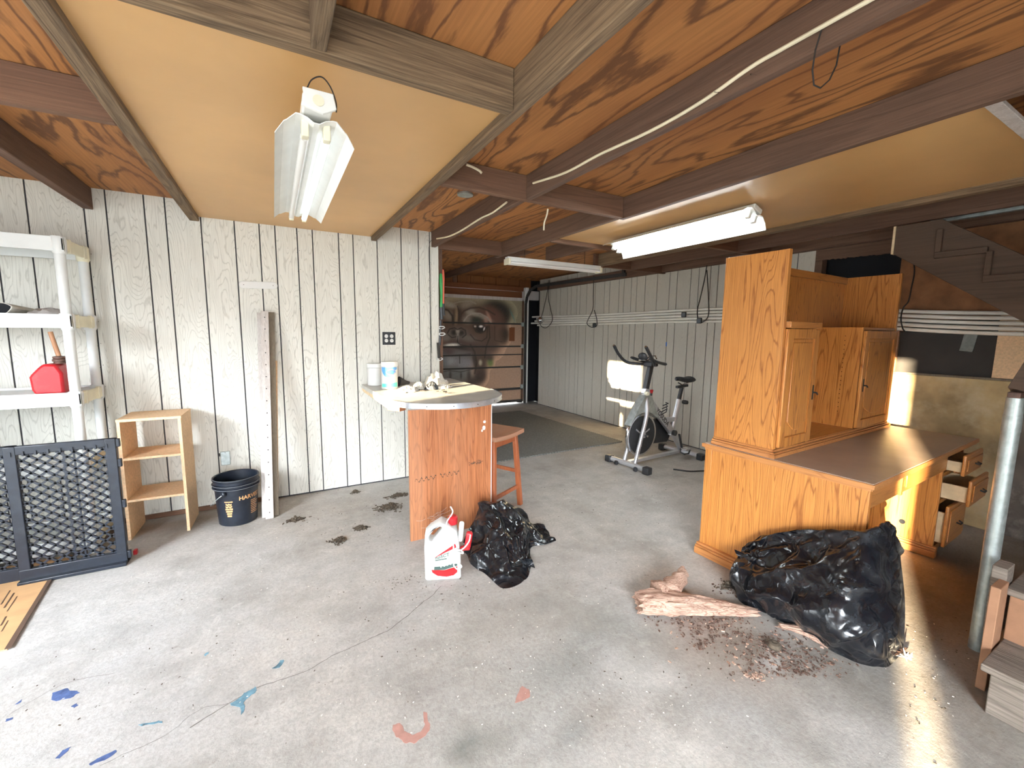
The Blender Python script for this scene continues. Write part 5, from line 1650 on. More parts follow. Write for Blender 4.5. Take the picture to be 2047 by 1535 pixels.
MB().box(-0.001, 0.006, 0.0, 0.035, 0.07, 0.72).build('stile', 'oak', parent=e_, bevel=0.002)
mb = MB()
for z0, z1, o_ in ((0.0, 0.045, 0.038), (0.045, 0.058, 0.030), (0.058, 0.072, 0.018)):
    mb.box(-o_, 0.03, -0.004, DD + 0.012, z0, z1)
mb.build('base_moulding', 'oak_d', parent=e_, bevel=0.003)
MB().box(0.03, 1.30, DD - 0.04, DD - 0.02, 0.10, 0.741).build('modesty_panel', 'oak', parent=dk)
MB().box(0.027, 0.475, 0.02, 0.04, 0.60, 0.741).build('apron', 'oak_h', parent=dk, bevel=0.002)
MB().box(0.475, 0.50, 0.010, 0.05, 0.595, 0.741).build('divider', 'oak', parent=dk, bevel=0.002)
pd = MB().box(0.50, 1.285, 0.014, 0.034, 0.605, 0.735).build('pencil_drawer', 'oak_h', parent=dk, bevel=0.004)
MB().box(0.54, 1.245, 0.008, 0.014, 0.63, 0.71).build('raised_panel', 'oak_h', parent=pd, bevel=0.005)
ped = MB()
ped.box(1.29, 1.31, 0.03, 0.85, 0.0, 0.741)
ped.box(1.70, 1.72, 0.03, 0.85, 0.0, 0.741)
ped.box(1.31, 1.70, 0.83, 0.85, 0.0, 0.741)
ped.box(1.31, 1.70, 0.03, 0.85, 0.03, 0.05)
for z in (0.055, 0.375, 0.56, 0.715):
    ped.box(1.31, 1.70, 0.03, 0.05, z - 0.012, z + 0.012)
pe = ped.build('pedestal', 'oak', parent=dk, bevel=0.001)
mb = MB()
for z0, z1, o_ in ((0.0, 0.045, 0.028), (0.045, 0.06, 0.018), (0.06, 0.072, 0.010)):
    mb.box(1.29 - o_, 1.29, 0.02, 0.86, z0, z1)
    mb.box(1.29 - o_, 1.31, 0.01, 0.03, z0, z1)
mb.build('base_moulding', 'oak_d', parent=pe, bevel=0.003)
c = at(1802, 1043, 0, 3.745)
cl = Matrix.Rotation(-DRZ, 3, 'Z') @ (c - Vector((DOX, DOY, 0)))
MB().lathe([(0.017, 0), (0.017, 0.003)], 18, (1.2895, cl.y, cl.z), 0, rotm(0, -pi / 2, 0)).build('grommet_hole', 'void', parent=pe)
for (z0, z1, pull, nm) in ((0.575, 0.71, 0.075, 'a'), (0.385, 0.555, 0.115, 'b'), (0.075, 0.355, 0.03, 'c')):
    y = 0.03 - pull
    dr = MB().prism([(1.315, z0), (1.71, z0), (1.71, z1), (1.315, z1)], y - 0.018, y, 1).build('drawer', 'oak_h', parent=dk, bevel=0.006)
    MB().box(1.345, 1.68, y - 0.026, y - 0.018, z0 + 0.03, z1 - 0.03).build('raised_panel', 'oak_h', parent=dr, bevel=0.005)
    mb = MB()
    mb.box(1.335, 1.347, y, 0.60, z0 + 0.02, z1 - 0.05)
    mb.box(1.68, 1.692, y, 0.60, z0 + 0.02, z1 - 0.05)
    mb.box(1.347, 1.68, y, 0.60, z0 + 0.02, z0 + 0.028)
    mb.build('drawer_box', 'cream_wood', parent=dr)
    MB().tube([(1.49, y - 0.026, (z0 + z1) / 2), (1.50, y - 0.045, (z0 + z1) / 2 - 0.008), (1.54, y - 0.045, (z0 + z1) / 2 - 0.008), (1.55, y - 0.026, (z0 + z1) / 2)], 0.005, 8).build('handle', 'rubber', parent=dr)

# hutch
hu = thing('oak_hutch', 'tall honey oak hutch with two doors standing on the desk', 'hutch', tuple(Vector((DOX, DOY, DH + 0.001)) + Matrix.Rotation(DRZ, 3, 'Z') @ Vector((0.028, 0.475, 0))), DRZ)
HW, HD_, HT = 1.68, 0.365, 1.175
mb = MB()
for z0, z1, o_ in ((0.0, 0.022, 0.028), (0.022, 0.034, 0.022), (0.034, 0.046, 0.010)):
    mb.box(-o_, HW + o_, -o_, 0.0, z0, z1)
    mb.box(-o_, 0.0, -o_, HD_ + 0.0, z0, z1)
    mb.box(HW, HW + o_, -o_, HD_, z0, z1)
mb.build('base_moulding', 'oak_d', parent=hu, bevel=0.003)
for x in (0.0, HW - 0.022):
    s_ = MB().box(x, x + 0.022, 0.0, HD_, 0.0, HT).build('side_panel', 'oak', parent=hu, bevel=0.001)
    MB().box(x - 0.002, x + 0.026, -0.004, 0.016, 0.04, HT + 0.001).build('front_edge', 'oak', parent=s_, bevel=0.002)
MB().box(0.022, HW - 0.022, HD_ - 0.012, HD_ - 0.004, 0.0, HT - 0.03).build('back_panel', 'oak', parent=hu)
MB().box(0.022, HW - 0.022, HD_ - 0.03, HD_, HT - 0.05, HT).build('top_rail', 'oak_h', parent=hu, bevel=0.002)
MB().box(0.022, HW - 0.022, 0.0, HD_ - 0.012, 0.03, 0.05).build('bottom_shelf', 'oak_h', parent=hu)
PX1, PX2, CT_ = 0.40, 1.08, 0.765
for x in (PX1 - 0.02, PX2):
    q = MB().box(x, x + 0.02, 0.0, HD_ - 0.012, 0.05, CT_).build('partition', 'oak', parent=hu, bevel=0.001)
    mb = MB()
    for k in range(18):
        mb.lathe([(0.0028, 0), (0.0028, 0.001)], 8, (x - 0.0004, 0.10, 0.16 + 0.032 * k), 0, rotm(0, -pi / 2, 0))
        mb.lathe([(0.0028, 0), (0.0028, 0.001)], 8, (x - 0.0004, 0.30, 0.16 + 0.032 * k), 0, rotm(0, -pi / 2, 0))
    mb.build('peg_holes', 'void', parent=q)
for x0, x1 in ((0.022, PX1 - 0.02), (PX2 + 0.02, HW - 0.022)):
    MB().box(x0, x1, 0.0, HD_ - 0.012, CT_ - 0.018, CT_).build('cabinet_top', 'oak_h', parent=hu, bevel=0.001)
for x0, x1, hx in ((0.026, PX1 - 0.002, PX1 - 0.03), (PX2 + 0.002, HW - 0.026, PX2 + 0.03)):
    d_ = MB()
    z0, z1, t_ = 0.055, CT_ - 0.025, 0.055
    d_.box(x0, x0 + t_, -0.022, -0.002, z0, z1)
    d_.box(x1 - t_, x1, -0.022, -0.002, z0, z1)
    d_.box(x0 + t_, x1 - t_, -0.022, -0.002, z1 - t_, z1)
    d_.box(x0 + t_, x1 - t_, -0.022, -0.002, z0, z0 + t_)
    d_.box(x0 + t_, x1 - t_, -0.012, -0.004, z0 + t_, z1 - t_)
    dd = d_.build('door', 'oak', parent=hu, bevel=0.004)
    # raised field with scooped bottom
    fx0, fx1, fz0, fz1 = x0 + t_ + 0.022, x1 - t_ - 0.022, z0 + t_ + 0.03, z1 - t_ - 0.022
    pol = [(fx1, fz1), (fx0, fz1), (fx0, fz0 + 0.06)]
    for k in range(13):
        u = k / 12
        pol.append((fx0 + (fx1 - fx0) * u, fz0 + 0.06 - 0.06 * sin(pi * u)))
    MB().prism(pol, -0.020, -0.011, 1).build('raised_panel', 'oak', parent=dd, bevel=0.007)
    hz = 0.36
    hd = MB().box(hx - 0.006, hx + 0.006, -0.026, -0.0225, hz - 0.045, hz + 0.045).build('handle', 'rubber', parent=dd, bevel=0.002)
    MB().tube([(hx, -0.026, hz), (hx, -0.045, hz), (hx + 0.002, -0.05, hz - 0.012)], 0.005, 8).build('pull', 'rubber', parent=hd)
MB().box(0.026, PX1, -0.03, -0.0005, CT_ - 0.02, CT_ + 0.016).build('cornice', 'oak_h', parent=hu, bevel=0.004)

# ================================================================== spray jug
jb = at(886, 1160, 2, 0.0)
jg = thing('spray_jug', 'white weed spray jug with red cap, hose and trigger gun by the black bag', 'spray jug', (jb.x + 0.02, jb.y + 0.05, 0), radians(-22))
pol = [(-0.098, 0.0), (0.098, 0.0), (0.105, 0.012), (0.103, 0.15), (0.092, 0.24), (0.080, 0.30), (0.045, 0.325), (0.035, 0.335), (-0.01, 0.355), (-0.075, 0.315), (-0.103, 0.285), (-0.108, 0.20), (-0.105, 0.012)]
body = MB().prism(pol, -0.05, 0.05, 1).build('body', 'white_pl', parent=jg, bevel=0.022)
# handle opening (see-through slot, cut)
cut = MB()
cp = [(-0.078, 0.245), (-0.060, 0.238), (-0.020, 0.285), (0.0, 0.318), (-0.012, 0.332), (-0.05, 0.312), (-0.082, 0.272)]
cut.prism(cp, -0.08, 0.08, 1)
co_ = cut.build('slot_cutter', 'white_pl', parent=jg, smooth=False)
bo = body.modifiers.new('slot', 'BOOLEAN')
bo.object = co_
bo.operation = 'DIFFERENCE'
bo.solver = 'EXACT'
body.modifiers.move(1, 0)
dg = bpy.context.evaluated_depsgraph_get()
nm_ = bpy.data.meshes.new_from_object(body.evaluated_get(dg))
body.modifiers.clear()
body.data = nm_
nm_.polygons.foreach_set('use_smooth', [True] * len(nm_.polygons))
nm_.set_sharp_from_angle(angle=radians(35))
bpy.data.objects.remove(co_)
MB().lathe([(0.026, 0.0), (0.028, 0.006), (0.028, 0.042), (0.020, 0.05)], 22, (0.058, 0, 0.325)).build('cap', 'red', parent=jg, label='red cap')
# label on front
lab_out = [(-0.030, 0.045), (-0.028, 0.030), (0.0, 0.012), (0.04, 0.006), (0.075, 0.015), (0.098, 0.035), (0.10, 0.10), (0.095, 0.16), (0.085, 0.19), (0.03, 0.155), (-0.03, 0.10)]
def flat(poly_, y, mat, nm, par=jg):
    poly_ = [((x_ - 0.084) * 1.18 + 0.084, (z_ - 0.008) * 1.15 + 0.02) for x_, z_ in poly_]
    return MB().prism(poly_, y - 0.0006, y, 1).build(nm, mat, parent=par, smooth=False)
FY = -0.0503
lb = flat([(-0.045, 0.05), (-0.040, 0.035), (-0.015, 0.016), (0.03, 0.008), (0.065, 0.014), (0.083, 0.03), (0.084, 0.10), (0.081, 0.15), (0.074, 0.185), (0.02, 0.150), (-0.035, 0.105)], FY, 'label_base', 'label')
flat([(-0.045, 0.05), (-0.040, 0.035), (-0.015, 0.016), (0.03, 0.008), (0.065, 0.014), (0.083, 0.03), (0.084, 0.062), (0.02, 0.045)], FY - 0.0007, 'red_flat', 'label_red', lb)
flat([(-0.032, 0.048), (0.02, 0.047), (0.083, 0.066), (0.083, 0.085), (0.02, 0.066), (-0.030, 0.066)], FY - 0.0008, 'ldark', 'label_band', lb)
flat([(-0.040, 0.108), (0.0, 0.135), (0.074, 0.185), (0.079, 0.165), (0.02, 0.138), (-0.02, 0.118)], FY - 0.0007, 'red_flat', 'label_red', lb)
flat([(0.040, 0.080), (0.082, 0.092), (0.080, 0.160), (0.042, 0.142)], FY - 0.0007, 'llime', 'label_panel', lb)
vs, fs = text_verts('noSCT', 0.029)
MB().add([(-0.004 + p.x, FY - 0.0022, 0.150 + p.y + p.x * 0.25) for p in vs], fs).build('lettering', 'ldark', parent=lb, smooth=False)
MB().bar((-0.045, FY - 0.0015, 0.125), (0.022, FY - 0.0015, 0.134), 0.0006, 0.006, 0, (0, 0, 1)).build('gun_drawing', 'ldark', parent=lb, smooth=False)
for k in range(5):
    MB().lathe([(0.0035, 0), (0.0035, 0.0006)], 10, (-0.012 + k * 0.019, FY - 0.0022, 0.084 + k * 0.0045), 0, rotm(pi / 2, 0, 0)).build('label_dot', 'paper', parent=lb)
# trigger gun hanging at the right side
gn = thing('spray_gun', 'red and white trigger sprayer clipped to the right side of the jug', 'sprayer', (0, 0, 0))
gn.parent = None
JM = Matrix.Translation(jg.location) @ Matrix.Rotation(radians(-22), 4, 'Z')
gn.location = (JM @ Vector((0.13, -0.02, 0.25)))
gn.rotation_euler = (0, 0, radians(-22))
MB().bar((0.012, 0, -0.075), (0.028, 0, 0.03), 0.035, 0.038, 0, (1, 0, 0)).build('grip', 'red', parent=gn, bevel=0.012)
MB().bar((-0.030, 0, -0.03), (-0.018, 0, 0.095), 0.028, 0.03, 0, (1, 0, 0)).build('nozzle_body', 'white_pl', parent=gn, bevel=0.012)
MB().box(-0.03, 0.03, -0.014, 0.014, -0.085, -0.06).build('trigger', 'red', parent=gn, bevel=0.008)
def J(x, y, z):
    return JM @ Vector((x, y, z))
tubething('spray_hose', [J(0.045, -0.01, 0.435), J(0.058, -0.01, 0.405), J(0.045, -0.012, 0.375), J(0.022, -0.03, 0.345), J(0.028, -0.056, 0.29), J(0.060, -0.058, 0.22), J(0.065, -0.058, 0.185), J(0.115, -0.058, 0.165), J(0.105, -0.06, 0.185), J(0.075, -0.06, 0.188), J(0.088, -0.06, 0.13), J(0.062, -0.06, 0.10), J(0.085, -0.062, 0.07), J(0.108, -0.062, 0.085), J(0.09, -0.062, 0.105), J(0.063, -0.06, 0.11)], 0.0042, 'white_pl', 'thin white hose coiling down the front of the spray jug', 'hose', None, 8, 120)
tubething('spray_hose', [J(0.065, -0.058, 0.185), J(0.11, -0.05, 0.185), J(0.15, -0.045, 0.225), J(0.162, -0.04, 0.27)], 0.0042, 'white_pl', 'short white hose end curving up to the trigger sprayer', 'hose', None, 8, 30)

# ================================================================== black bags
def loftbag(name, rows, seed, amp, label, nu=150, nv=110, gath=None, back=0.12, flaps=()):
    """rows: list of control polylines (outer floor edge .. crest .. behind); smooth surface + crumple"""
    cols = [catmull(r, nu) for r in rows]
    G_ = [[None] * nv for _ in range(nu)]
    for i in range(nu):
        c_ = catmull([col[i] for col in cols], nv)
        for j in range(nv):
            G_[i][j] = c_[j]
    N = [[None] * nv for _ in range(nu)]
    for i in range(nu):
        for j in range(nv):
            du = G_[min(i + 1, nu - 1)][j] - G_[max(i - 1, 0)][j]
            dv = G_[i][min(j + 1, nv - 1)] - G_[i][max(j - 1, 0)]
            n = du.cross(dv)
            N[i][j] = n.normalized() if n.length > 1e-9 else Vector((0, 0, 1))
    G2 = []
    for i in range(nu):
        row = []
        for j in range(nv):
            p = G_[i][j]
            q = p * 1.0 + Vector((seed, 0, 0))
            w = q + noise.noise_vector(q * 4.0) * 0.10
            big = noise.noise(w * 3.5)
            t1 = abs(noise.noise(w * 5.5))
            t2 = abs(noise.noise(w * 11.0 + Vector((5, 1, 2))))
            t3 = abs(noise.noise(w * 23.0))
            fold = 0.0
            if gath:
                for gp, gf in gath:
                    d = p - gp
                    a = atan2(d.y, d.x) * gf + d.z * 14
                    fold += (abs(sin(a)) - 0.5) * 0.016 * math.exp(-d.length / 0.28) * min(1, d.length / 0.05)
            dsp = amp * (0.5 * big + 0.25 - 1.7 * t1 - 0.45 * t2) + fold
            n = N[i][j]
            if n.z < 0 and j < nv * 0.7:
                n = -n if False else n
            fade = min(1.0, i / 6, (nu - 1 - i) / 6, j / 5 + 0.25)
            pp = p + n * dsp * fade
            pp.z = max(pp.z, 0.002)
            row.append(pp)
        G2.append(row)
    mb = MB()
    mb.grid(G2)
    for pl in flaps:
        mb.grid(pl)
    o = mb.build(name, 'bag', ang=180)
    c_ = sum((v.co for v in o.data.vertices), Vector()) / len(o.data.vertices)
    c_.z = 0
    for v in o.data.vertices:
        v.co -= c_
    o.location = c_
    return tag(o, label, 'trash bag', 'black trash bags')


def a3(L):
    return [at(px, py, ax, v) for px, py, ax, v in L]


# big bag at the desk corner
r_floor = a3([(1463, 1176, 2, .005), (1490, 1212, 2, .005), (1555, 1238, 2, .005), (1620, 1272, 2, .005), (1690, 1318, 2, .005), (1770, 1335, 2, .005), (1803, 1308, 2, .005)])
r_low = a3([(1458, 1150, 1, 1.34), (1478, 1180, 1, 1.24), (1545, 1205, 1, 1.04), (1615, 1235, 1, .89), (1695, 1270, 1, .74), (1778, 1290, 1, .66), (1808, 1270, 1, .70)])
r_mid = a3([(1466, 1125, 1, 1.34), (1500, 1140, 1, 1.24), (1565, 1150, 1, 1.06), (1640, 1165, 1, .90), (1715, 1180, 1, .76), (1782, 1190, 1, .70), (1809, 1200, 1, .73)])
r_up = a3([(1480, 1105, 0, 2.37), (1520, 1095, 0, 2.37), (1580, 1090, 0, 2.37), (1655, 1092, 1, .95), (1725, 1095, 1, .80), (1775, 1100, 1, .76), (1802, 1130, 1, .77)])
r_cr = a3([(1484, 1094, 0, 2.385), (1530, 1072, 0, 2.385), (1590, 1061, 0, 2.385), (1668, 1060, 0, 2.40), (1732, 1063, 1, .825), (1780, 1044, 1, .80), (1797, 1100, 1, .80)])
r_bk = [Vector((p.x + 0.012, p.y + 0.006, max(0.03, p.z * 0.6))) for p in r_cr]
r_bf = [Vector((p.x + 0.004, p.y + 0.004, 0.003)) for p in r_cr]
gpt = at(1785, 1335, 2, 0.02)
flap = []
for i in range(9):
    t_ = i / 8
    a = at(1468 + 65 * t_, 1098 + 26 * t_, 0, 2.30 + 0.02 * sin(t_ * 6))
    b = at(1480 + 60 * t_, 1118 + 30 * t_, 0, 2.29 + 0.02 * cos(t_ * 5))
    flap.append([a, a.lerp(b, 0.33) + Vector((-0.008, 0, 0)), a.lerp(b, 0.66) + Vector((-0.006, 0, 0)), b])
bag2 = loftbag('trash_bag', [r_floor, r_low, r_mid, r_up, r_cr, r_bk, r_bf], 2.0, 0.045, 'large shiny black trash bag slumped against the desk corner', gath=[(gpt, 7.0), (at(1500, 1120, 0, 2.3), 5.0)], flaps=[flap])

# small bag by the counter
r_floor = a3([(928, 1105, 2, .004), (942, 1128, 2, .004), (975, 1152, 2, .004), (1008, 1176, 2, .004), (1050, 1158, 2, .004), (1062, 1128, 2, .004), (1062, 1095, 2, .004), (1090, 1088, 2, .004), (1112, 1080, 2, .004)])
r_low = a3([(926, 1085, 1, 2.42), (945, 1105, 1, 2.32), (978, 1130, 1, 2.17), (1010, 1145, 1, 2.09), (1043, 1138, 1, 2.13), (1055, 1112, 1, 2.20), (1058, 1082, 1, 2.31), (1082, 1078, 1, 2.34), (1108, 1074, 1, 2.34)])
r_mid = a3([(935, 1062, 1, 2.50), (952, 1070, 1, 2.42), (980, 1085, 1, 2.30), (1008, 1095, 1, 2.24), (1032, 1090, 1, 2.26), (1048, 1075, 1, 2.32), (1058, 1058, 1, 2.40), (1078, 1062, 1, 2.42), (1100, 1072, 1, 2.38)])
r_up = a3([(950, 1035, 1, 2.58), (962, 1032, 1, 2.52), (980, 1035, 1, 2.47), (1003, 1040, 1, 2.43), (1025, 1045, 1, 2.43), (1042, 1042, 1, 2.46), (1055, 1044, 1, 2.50), (1075, 1056, 1, 2.48), (1098, 1070, 1, 2.42)])
r_cr = a3([(958, 1012, 1, 2.62), (966, 1001, 1, 2.60), (985, 997, 1, 2.60), (1005, 1001, 1, 2.58), (1022, 1009, 1, 2.57), (1040, 1020, 1, 2.57), (1055, 1034, 1, 2.57), (1074, 1052, 1, 2.53), (1096, 1070, 1, 2.45)])
r_bk = [Vector((p.x + 0.01, min(p.y + 0.07, 2.745), max(0.02, p.z * 0.5))) for p in r_cr]
r_bf = [Vector((p.x + 0.01, min(p.y + 0.10, 2.75), 0.003)) for p in r_cr]
gp1 = at(1050, 1118, 1, 2.18)
fl = []
for i in range(8):
    t_ = i / 7
    a = at(1040 + 8 * t_, 1118 + 14 * t_, 1, 2.16)
    b = at(1064 + 6 * t_, 1118 + 18 * t_, 1, 2.10 + 0.02 * sin(t_ * 5))
    fl.append([a, a.lerp(b, 0.5) + Vector((0, -0.012, 0.012 * cos(t_ * 6))), b])
bag1 = loftbag('trash_bag', [r_floor, r_low, r_mid, r_up, r_cr, r_bk, r_bf], 9.0, 0.042, 'smaller shiny black trash bag lying between the counter panel and the spray jug', 140, 100, gath=[(gp1, 6.0), (at(975, 1060, 1, 2.3), 4.0)], flaps=[fl])

# white feathery scrap and dark scrap beside the big bag
o = thing('torn_scrap', 'torn white and dark scrap on the floor at the gathered end of the big bag', 'scrap', tuple(at(1810, 1318, 2, 0.0)))
rr_ = random.Random(8)
mb = MB()
for k in range(16):
    a = rr_.random() * 2 * pi
    L_ = 0.02 + 0.025 * rr_.random()
    mb.bar((0, 0, 0.012), (L_ * cos(a), L_ * sin(a), 0.006 + 0.03 * rr_.random()), 0.008, 0.003, 0, (0, 0, 1), 0.002, 0.001)
mb.build('white_tufts', 'paper', parent=o)
mb = MB()
for k in range(9):
    a = rr_.random() * 2 * pi
    L_ = 0.03 + 0.03 * rr_.random()
    mb.bar((0.02, 0.03, 0.012), (0.02 + L_ * cos(a), 0.03 + L_ * sin(a) * 0.7, 0.008 + 0.02 * rr_.random()), 0.02, 0.003, 0, (0, 0, 1), 0.006, 0.001)
mb.build('dark_tufts', 'chips', parent=o)

# ================================================================== driftwood logs
def log(name, pts, rs_, label, seed, flat=0.75, branch=None):
    P_ = [Vector(p) for p in pts]
    n_, m_ = 70, 40
    C_ = catmull(P_, n_)
    R_ = [v.x for v in catmull([Vector((r, 0, 0)) for r in rs_], n_)]
    G_ = []
    for i in range(n_):
        d = (C_[min(i + 1, n_ - 1)] - C_[max(i - 1, 0)]).normalized()
        x = d.cross(Vector((0, 0, 1))).normalized()
        y = x.cross(d)
        row = []
        for j in range(m_):
            a = 2 * pi * j / m_
            r = R_[i]
            q = Vector((cos(a) * 2.2, sin(a) * 2.2, i * 0.05 + seed))
            r *= 1 + 0.28 * noise.noise(q) + 0.14 * noise.noise(q * 3.2)
            g_ = abs(noise.noise(Vector((cos(a) * 5, sin(a) * 5, i * 0.03 + seed * 2))))
            r *= 1 - 0.14 * (1 - min(1, g_ * 6))
            p = C_[i] + x * r * cos(a) + y * r * sin(a) * flat
            if i in (0, n_ - 1):
                p += d * (noise.noise(Vector((a * 3, seed, i))) * 0.045)
            p.z = max(p.z, 0.003)
            row.append(p)
        row.append(row[0])
        G_.append(row)
    mb = MB()
    mb.grid(G_)
    mb.add(G_[0][:-1] + [C_[0] + (C_[1] - C_[0]) * 2], [(j, (j + 1) % m_, m_) for j in range(m_)])
    mb.add(G_[-1][:-1] + [C_[-1] + (C_[-2] - C_[-1]) * 2], [(j, (j + 1) % m_, m_) for j in range(m_)])
    o = mb.build(name, 'bark', ang=60)
    c_ = C_[n_ // 2].copy()
    c_.z = 0
    dv = (P_[-1] - P_[0]).normalized()
    rot = atan2(dv.y, dv.x)
    RM = Matrix.Rotation(-rot, 3, 'Z')
    for v in o.data.vertices:
        v.co = RM @ (v.co - c_)
    o.location = c_
    o.rotation_euler = (0, 0, rot)
    if branch:
        bm_ = MB()
        Q = [RM @ (Vector(b) - c_) for b in branch]
        Qc = catmull(Q, 20)
        bm_.tube(Qc, 0.03, 24, rs=[0.062 - 0.040 * (i / 19) ** 0.8 + 0.006 * sin(i * 1.3) for i in range(20)])
        for k_, p_ in enumerate(bm_.v):
            q_ = Vector(p_)
            bm_.v[k_] = tuple(q_ + noise.noise_vector(q_ * 22) * 0.013 + noise.noise_vector(q_ * 60) * 0.005)
        bm_.build('branch_stub', 'bark', parent=o, ang=60)
    return tag(o, label, 'log', 'weathered logs')


A0 = at(1275, 1205, 2, 0.05)
A1 = at(1340, 1205, 2, 0.05)
A2 = at(1430, 1213, 2, 0.035)
A3 = at(1515, 1225, 2, 0.02)
log('driftwood_log', [A0, A1, A2, A3], [0.062, 0.075, 0.05, 0.022], 'pale bark-stripped log with a branch stub in front of the desk', 1.0, 0.72,
    [at(1312, 1185, 2, 0.06), at(1345, 1172, 2, 0.075), at(1362, 1152, 2, 0.085), at(1367, 1140, 2, 0.09)])
B0, B1, B2 = at(1560, 1250, 2, 0.018), at(1610, 1262, 2, 0.022), at(1660, 1288, 2, 0.02)
log('driftwood_log', [B0, B1, B2], [0.016, 0.026, 0.030], 'shorter orange-tinted log sticking out from under the big black bag', 5.0, 0.7)

# round seed pod
c = at(1547, 1297, 2, 0.0)
o = MB().lathe([(0.0, 0.0), (0.022, 0.004), (0.03, 0.016), (0.024, 0.03), (0.012, 0.034), (0.0, 0.028)], 24).build('seed_pod', 'dirt')
o.location = (c.x, c.y, 0.0005)
tag(o, 'dark round bark disc lying among the bark debris', 'bark disc')

# debris
def scatter(name, mat, label, cat, spots, seed, size=(0.006, 0.02), flatz=0.004):
    rr = random.Random(seed)
    mb = MB()
    for (px, py, sx, sy, n) in spots:
        for _ in range(n):
            p = at(px + rr.gauss(0, sx), py + rr.gauss(0, sy), 2, 0.0)
            L_ = rr.uniform(*size)
            a = rr.random() * pi
            w = L_ * rr.uniform(0.2, 0.5)
            h = min(flatz * rr.uniform(0.5, 2.0), L_ * 0.5)
            mb.box(p.x - L_ / 2, p.x + L_ / 2, p.y - w / 2, p.y + w / 2, 0.0004, 0.0004 + h, 0, rotm(0, 0, a) @ rotm(rr.uniform(-.05, .05), 0, 0), (p.x, p.y, 0.0004))
    o = mb.build(name, mat, smooth=False)
    return tag(o, label, cat, None, 'stuff')


scatter('bark_debris', 'chips', 'brown bark crumbs strewn on the floor in front of the logs', 'bark debris',
        [(1400, 1240, 45, 8, 180), (1440, 1262, 40, 12, 170), (1520, 1290, 55, 18, 260), (1500, 1340, 25, 10, 60), (1580, 1320, 40, 16, 130), (1620, 1330, 50, 14, 90), (1450, 1175, 18, 9, 60), (1400, 1290, 14, 8, 60), (1600, 1345, 40, 8, 60)], 1, (0.003, 0.013), 0.003)
scatter('pale_bark_crumbs', 'bark', 'pale wood splinters mixed into the bark debris', 'splinters',
        [(1410, 1245, 40, 9, 25), (1500, 1290, 60, 18, 40), (1510, 1352, 16, 4, 40), (1590, 1325, 45, 14, 20)], 2, (0.005, 0.018), 0.003)


def clump(label, px, py, rx, ry, seed, n=160):
    rr = random.Random(seed)
    c = at(px, py, 2, 0.0)
    mb = MB()
    for _ in range(n):
        a, r = rr.random() * 2 * pi, abs(rr.gauss(0, 0.5))
        x, y = rx * r * cos(a), ry * r * sin(a)
        h = 0.028 * max(0, 1 - r) * rr.random()
        L_ = rr.uniform(0.008, 0.026)
        R_ = rotm(rr.uniform(-.7, .7) * (h > 0.008), rr.uniform(-.7, .7) * (h > 0.008), rr.random() * pi)
        mb.box(x - L_ / 2, x + L_ / 2, y - 0.003, y + 0.003, h + 0.0005, h + 0.005, 0, R_)
    for v_ in range(len(mb.v)):
        x, y, z = mb.v[v_]
        mb.v[v_] = (x, y, max(z, 0.0004))
    o = mb.build('leaf_litter', 'dirt', smooth=False)
    o.location = (c.x, c.y, 0)
    return tag(o, label, 'leaf litter', 'heaps of dry leaf litter', 'stuff')


clump('small dark heap of dry leaf litter beside the leaning boards', 591, 1040, 0.075, 0.035, 1, 150)
clump('dark heap of leaf litter nearest the viewer, left of the counter panel', 678, 1082, 0.05, 0.05, 2, 150)
clump('small heap of leaf litter halfway between the boards and the panel', 720, 1057, 0.055, 0.035, 3, 150)
clump('largest dark heap of leaf litter beside the red-brown counter panel', 778, 1015, 0.11, 0.08, 4, 330)
clump('flat heap of leaf litter touching the edge of the counter panel', 795, 992, 0.10, 0.04, 5, 160)
clump('tiny heap of leaf litter near the foot of the panelled wall', 710, 985, 0.035, 0.02, 6, 60)
clump('small heap of litter on the floor behind the log', 1458, 1172, 0.07, 0.04, 7, 110)
scatter('floor_litter', 'dirt', 'scattered dark specks and twigs over the concrete floor', 'litter',
        [(700, 1040, 60, 30, 90), (900, 1250, 160, 60, 60), (500, 1250, 200, 80, 30), (1150, 1000, 80, 45, 80), (1300, 1350, 120, 60, 40), (250, 1380, 150, 60, 40), (880, 1180, 40, 12, 25), (1200, 900, 60, 15, 60), (790, 1165, 30, 8, 50), (1880, 1300, 40, 80, 60), (1350, 1000, 40, 40, 30)], 3, (0.002, 0.009), 0.0015)
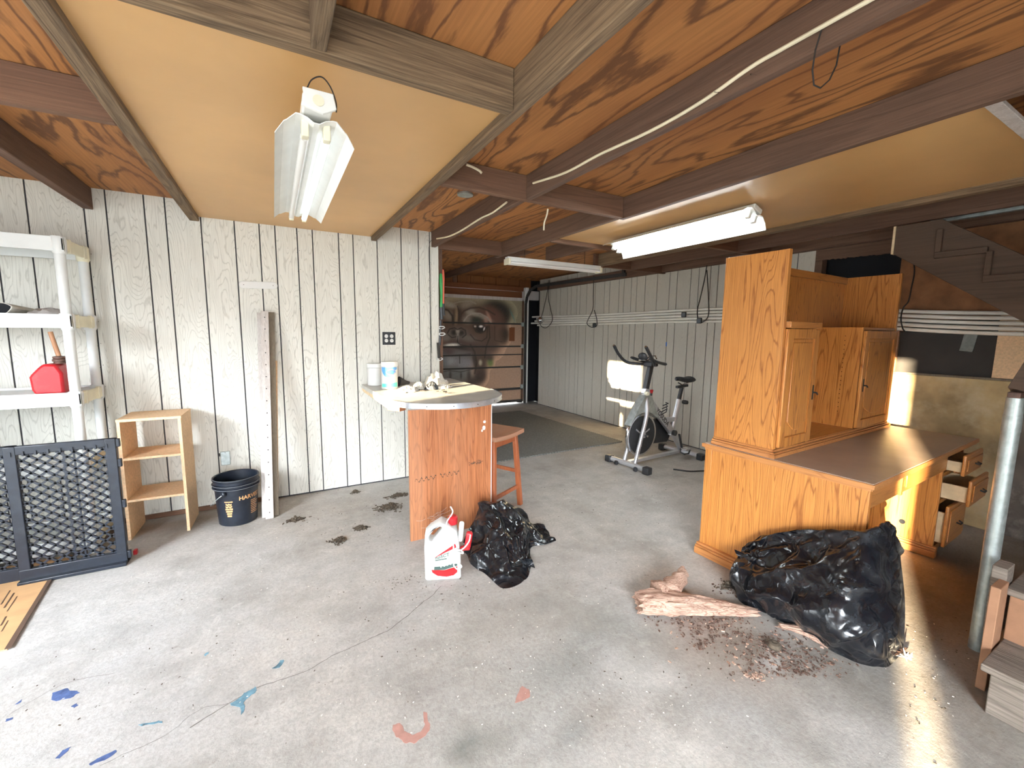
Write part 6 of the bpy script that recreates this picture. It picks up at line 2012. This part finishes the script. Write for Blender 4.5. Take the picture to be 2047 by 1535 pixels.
scatter('pale_floor_litter', 'pale_bits', 'scattered pale crumbs and chips over the concrete floor', 'litter',
        [(900, 1300, 250, 110, 160), (400, 1250, 200, 100, 60), (1150, 1000, 90, 60, 90), (1250, 1450, 120, 50, 60), (1850, 1350, 40, 90, 30)], 4, (0.002, 0.007), 0.0015)

# ================================================================== unseen sides of the room and the outside
mb = MB()
mb.box(-2.55, -2.45, 2.45, YW + 0.1, 0, 2.8)
mb.box(-2.55, -2.45, -2.0, 2.45, 2.12, 2.8)
mb.box(-2.55, -2.45, -1.15, 0.35, 0, 2.12)
mb.box(-2.55, -2.45, 2.0, 2.45, 0, 1.25)
mb.box(-2.55, -2.45, -2.0, -1.55, 0, 2.12)
mb.build('wall_side', 'panel', smooth=False, kind='structure')
mb = MB()
mb.box(-2.55, -2.0, -2.1, -2.0, 0, 2.8)
mb.box(0.5, 4.9, -2.1, -2.0, 0, 2.8)
mb.box(-2.0, 0.5, -2.1, -2.0, 2.12, 2.8)
mb.build('wall_rear', 'panel', smooth=False, kind='structure')
MB().box(-16, 14, -16, 14, -0.06, -0.02).build('ground', 'ground', smooth=False, kind='structure')
# unseen blocker wall added outside, two gaps cut to shape the sun patches
NB = -9.0
ZT = 3.45
def back(yw):
    return yw - SUN_SLOPE * (XR - NB)
segs = []
g1a, g1b = back(1.43), back(1.57)
g2a, g2b = back(4.44), back(5.14)
mb = MB()
mb.box(NB - 0.1, NB, -16, g1a, 0, ZT)
mb.box(NB - 0.1, NB, g1b, g2a, 0, ZT)
mb.box(NB - 0.1, NB, g2b, 12, 0, ZT)
mb.box(NB - 0.1, NB, g1b - 0.0, g1b, 0, ZT)
mb.box(NB - 0.1, NB, g1a, g1b, 0, 0.9)
mb.box(NB - 0.1, NB, g2a, g2b, 0, 1.62)
mb.box(NB - 0.1, NB, g2a, g2a + 0.35, 1.62, 2.0)
mb.box(NB - 0.1, NB, g2a, g2b, 1.82, 2.0)
mb.box(NB - 0.1, NB, g2a, g2b, 2.62, ZT)
mb.build('wall_neighbour', 'exterior', smooth=False, kind='structure')
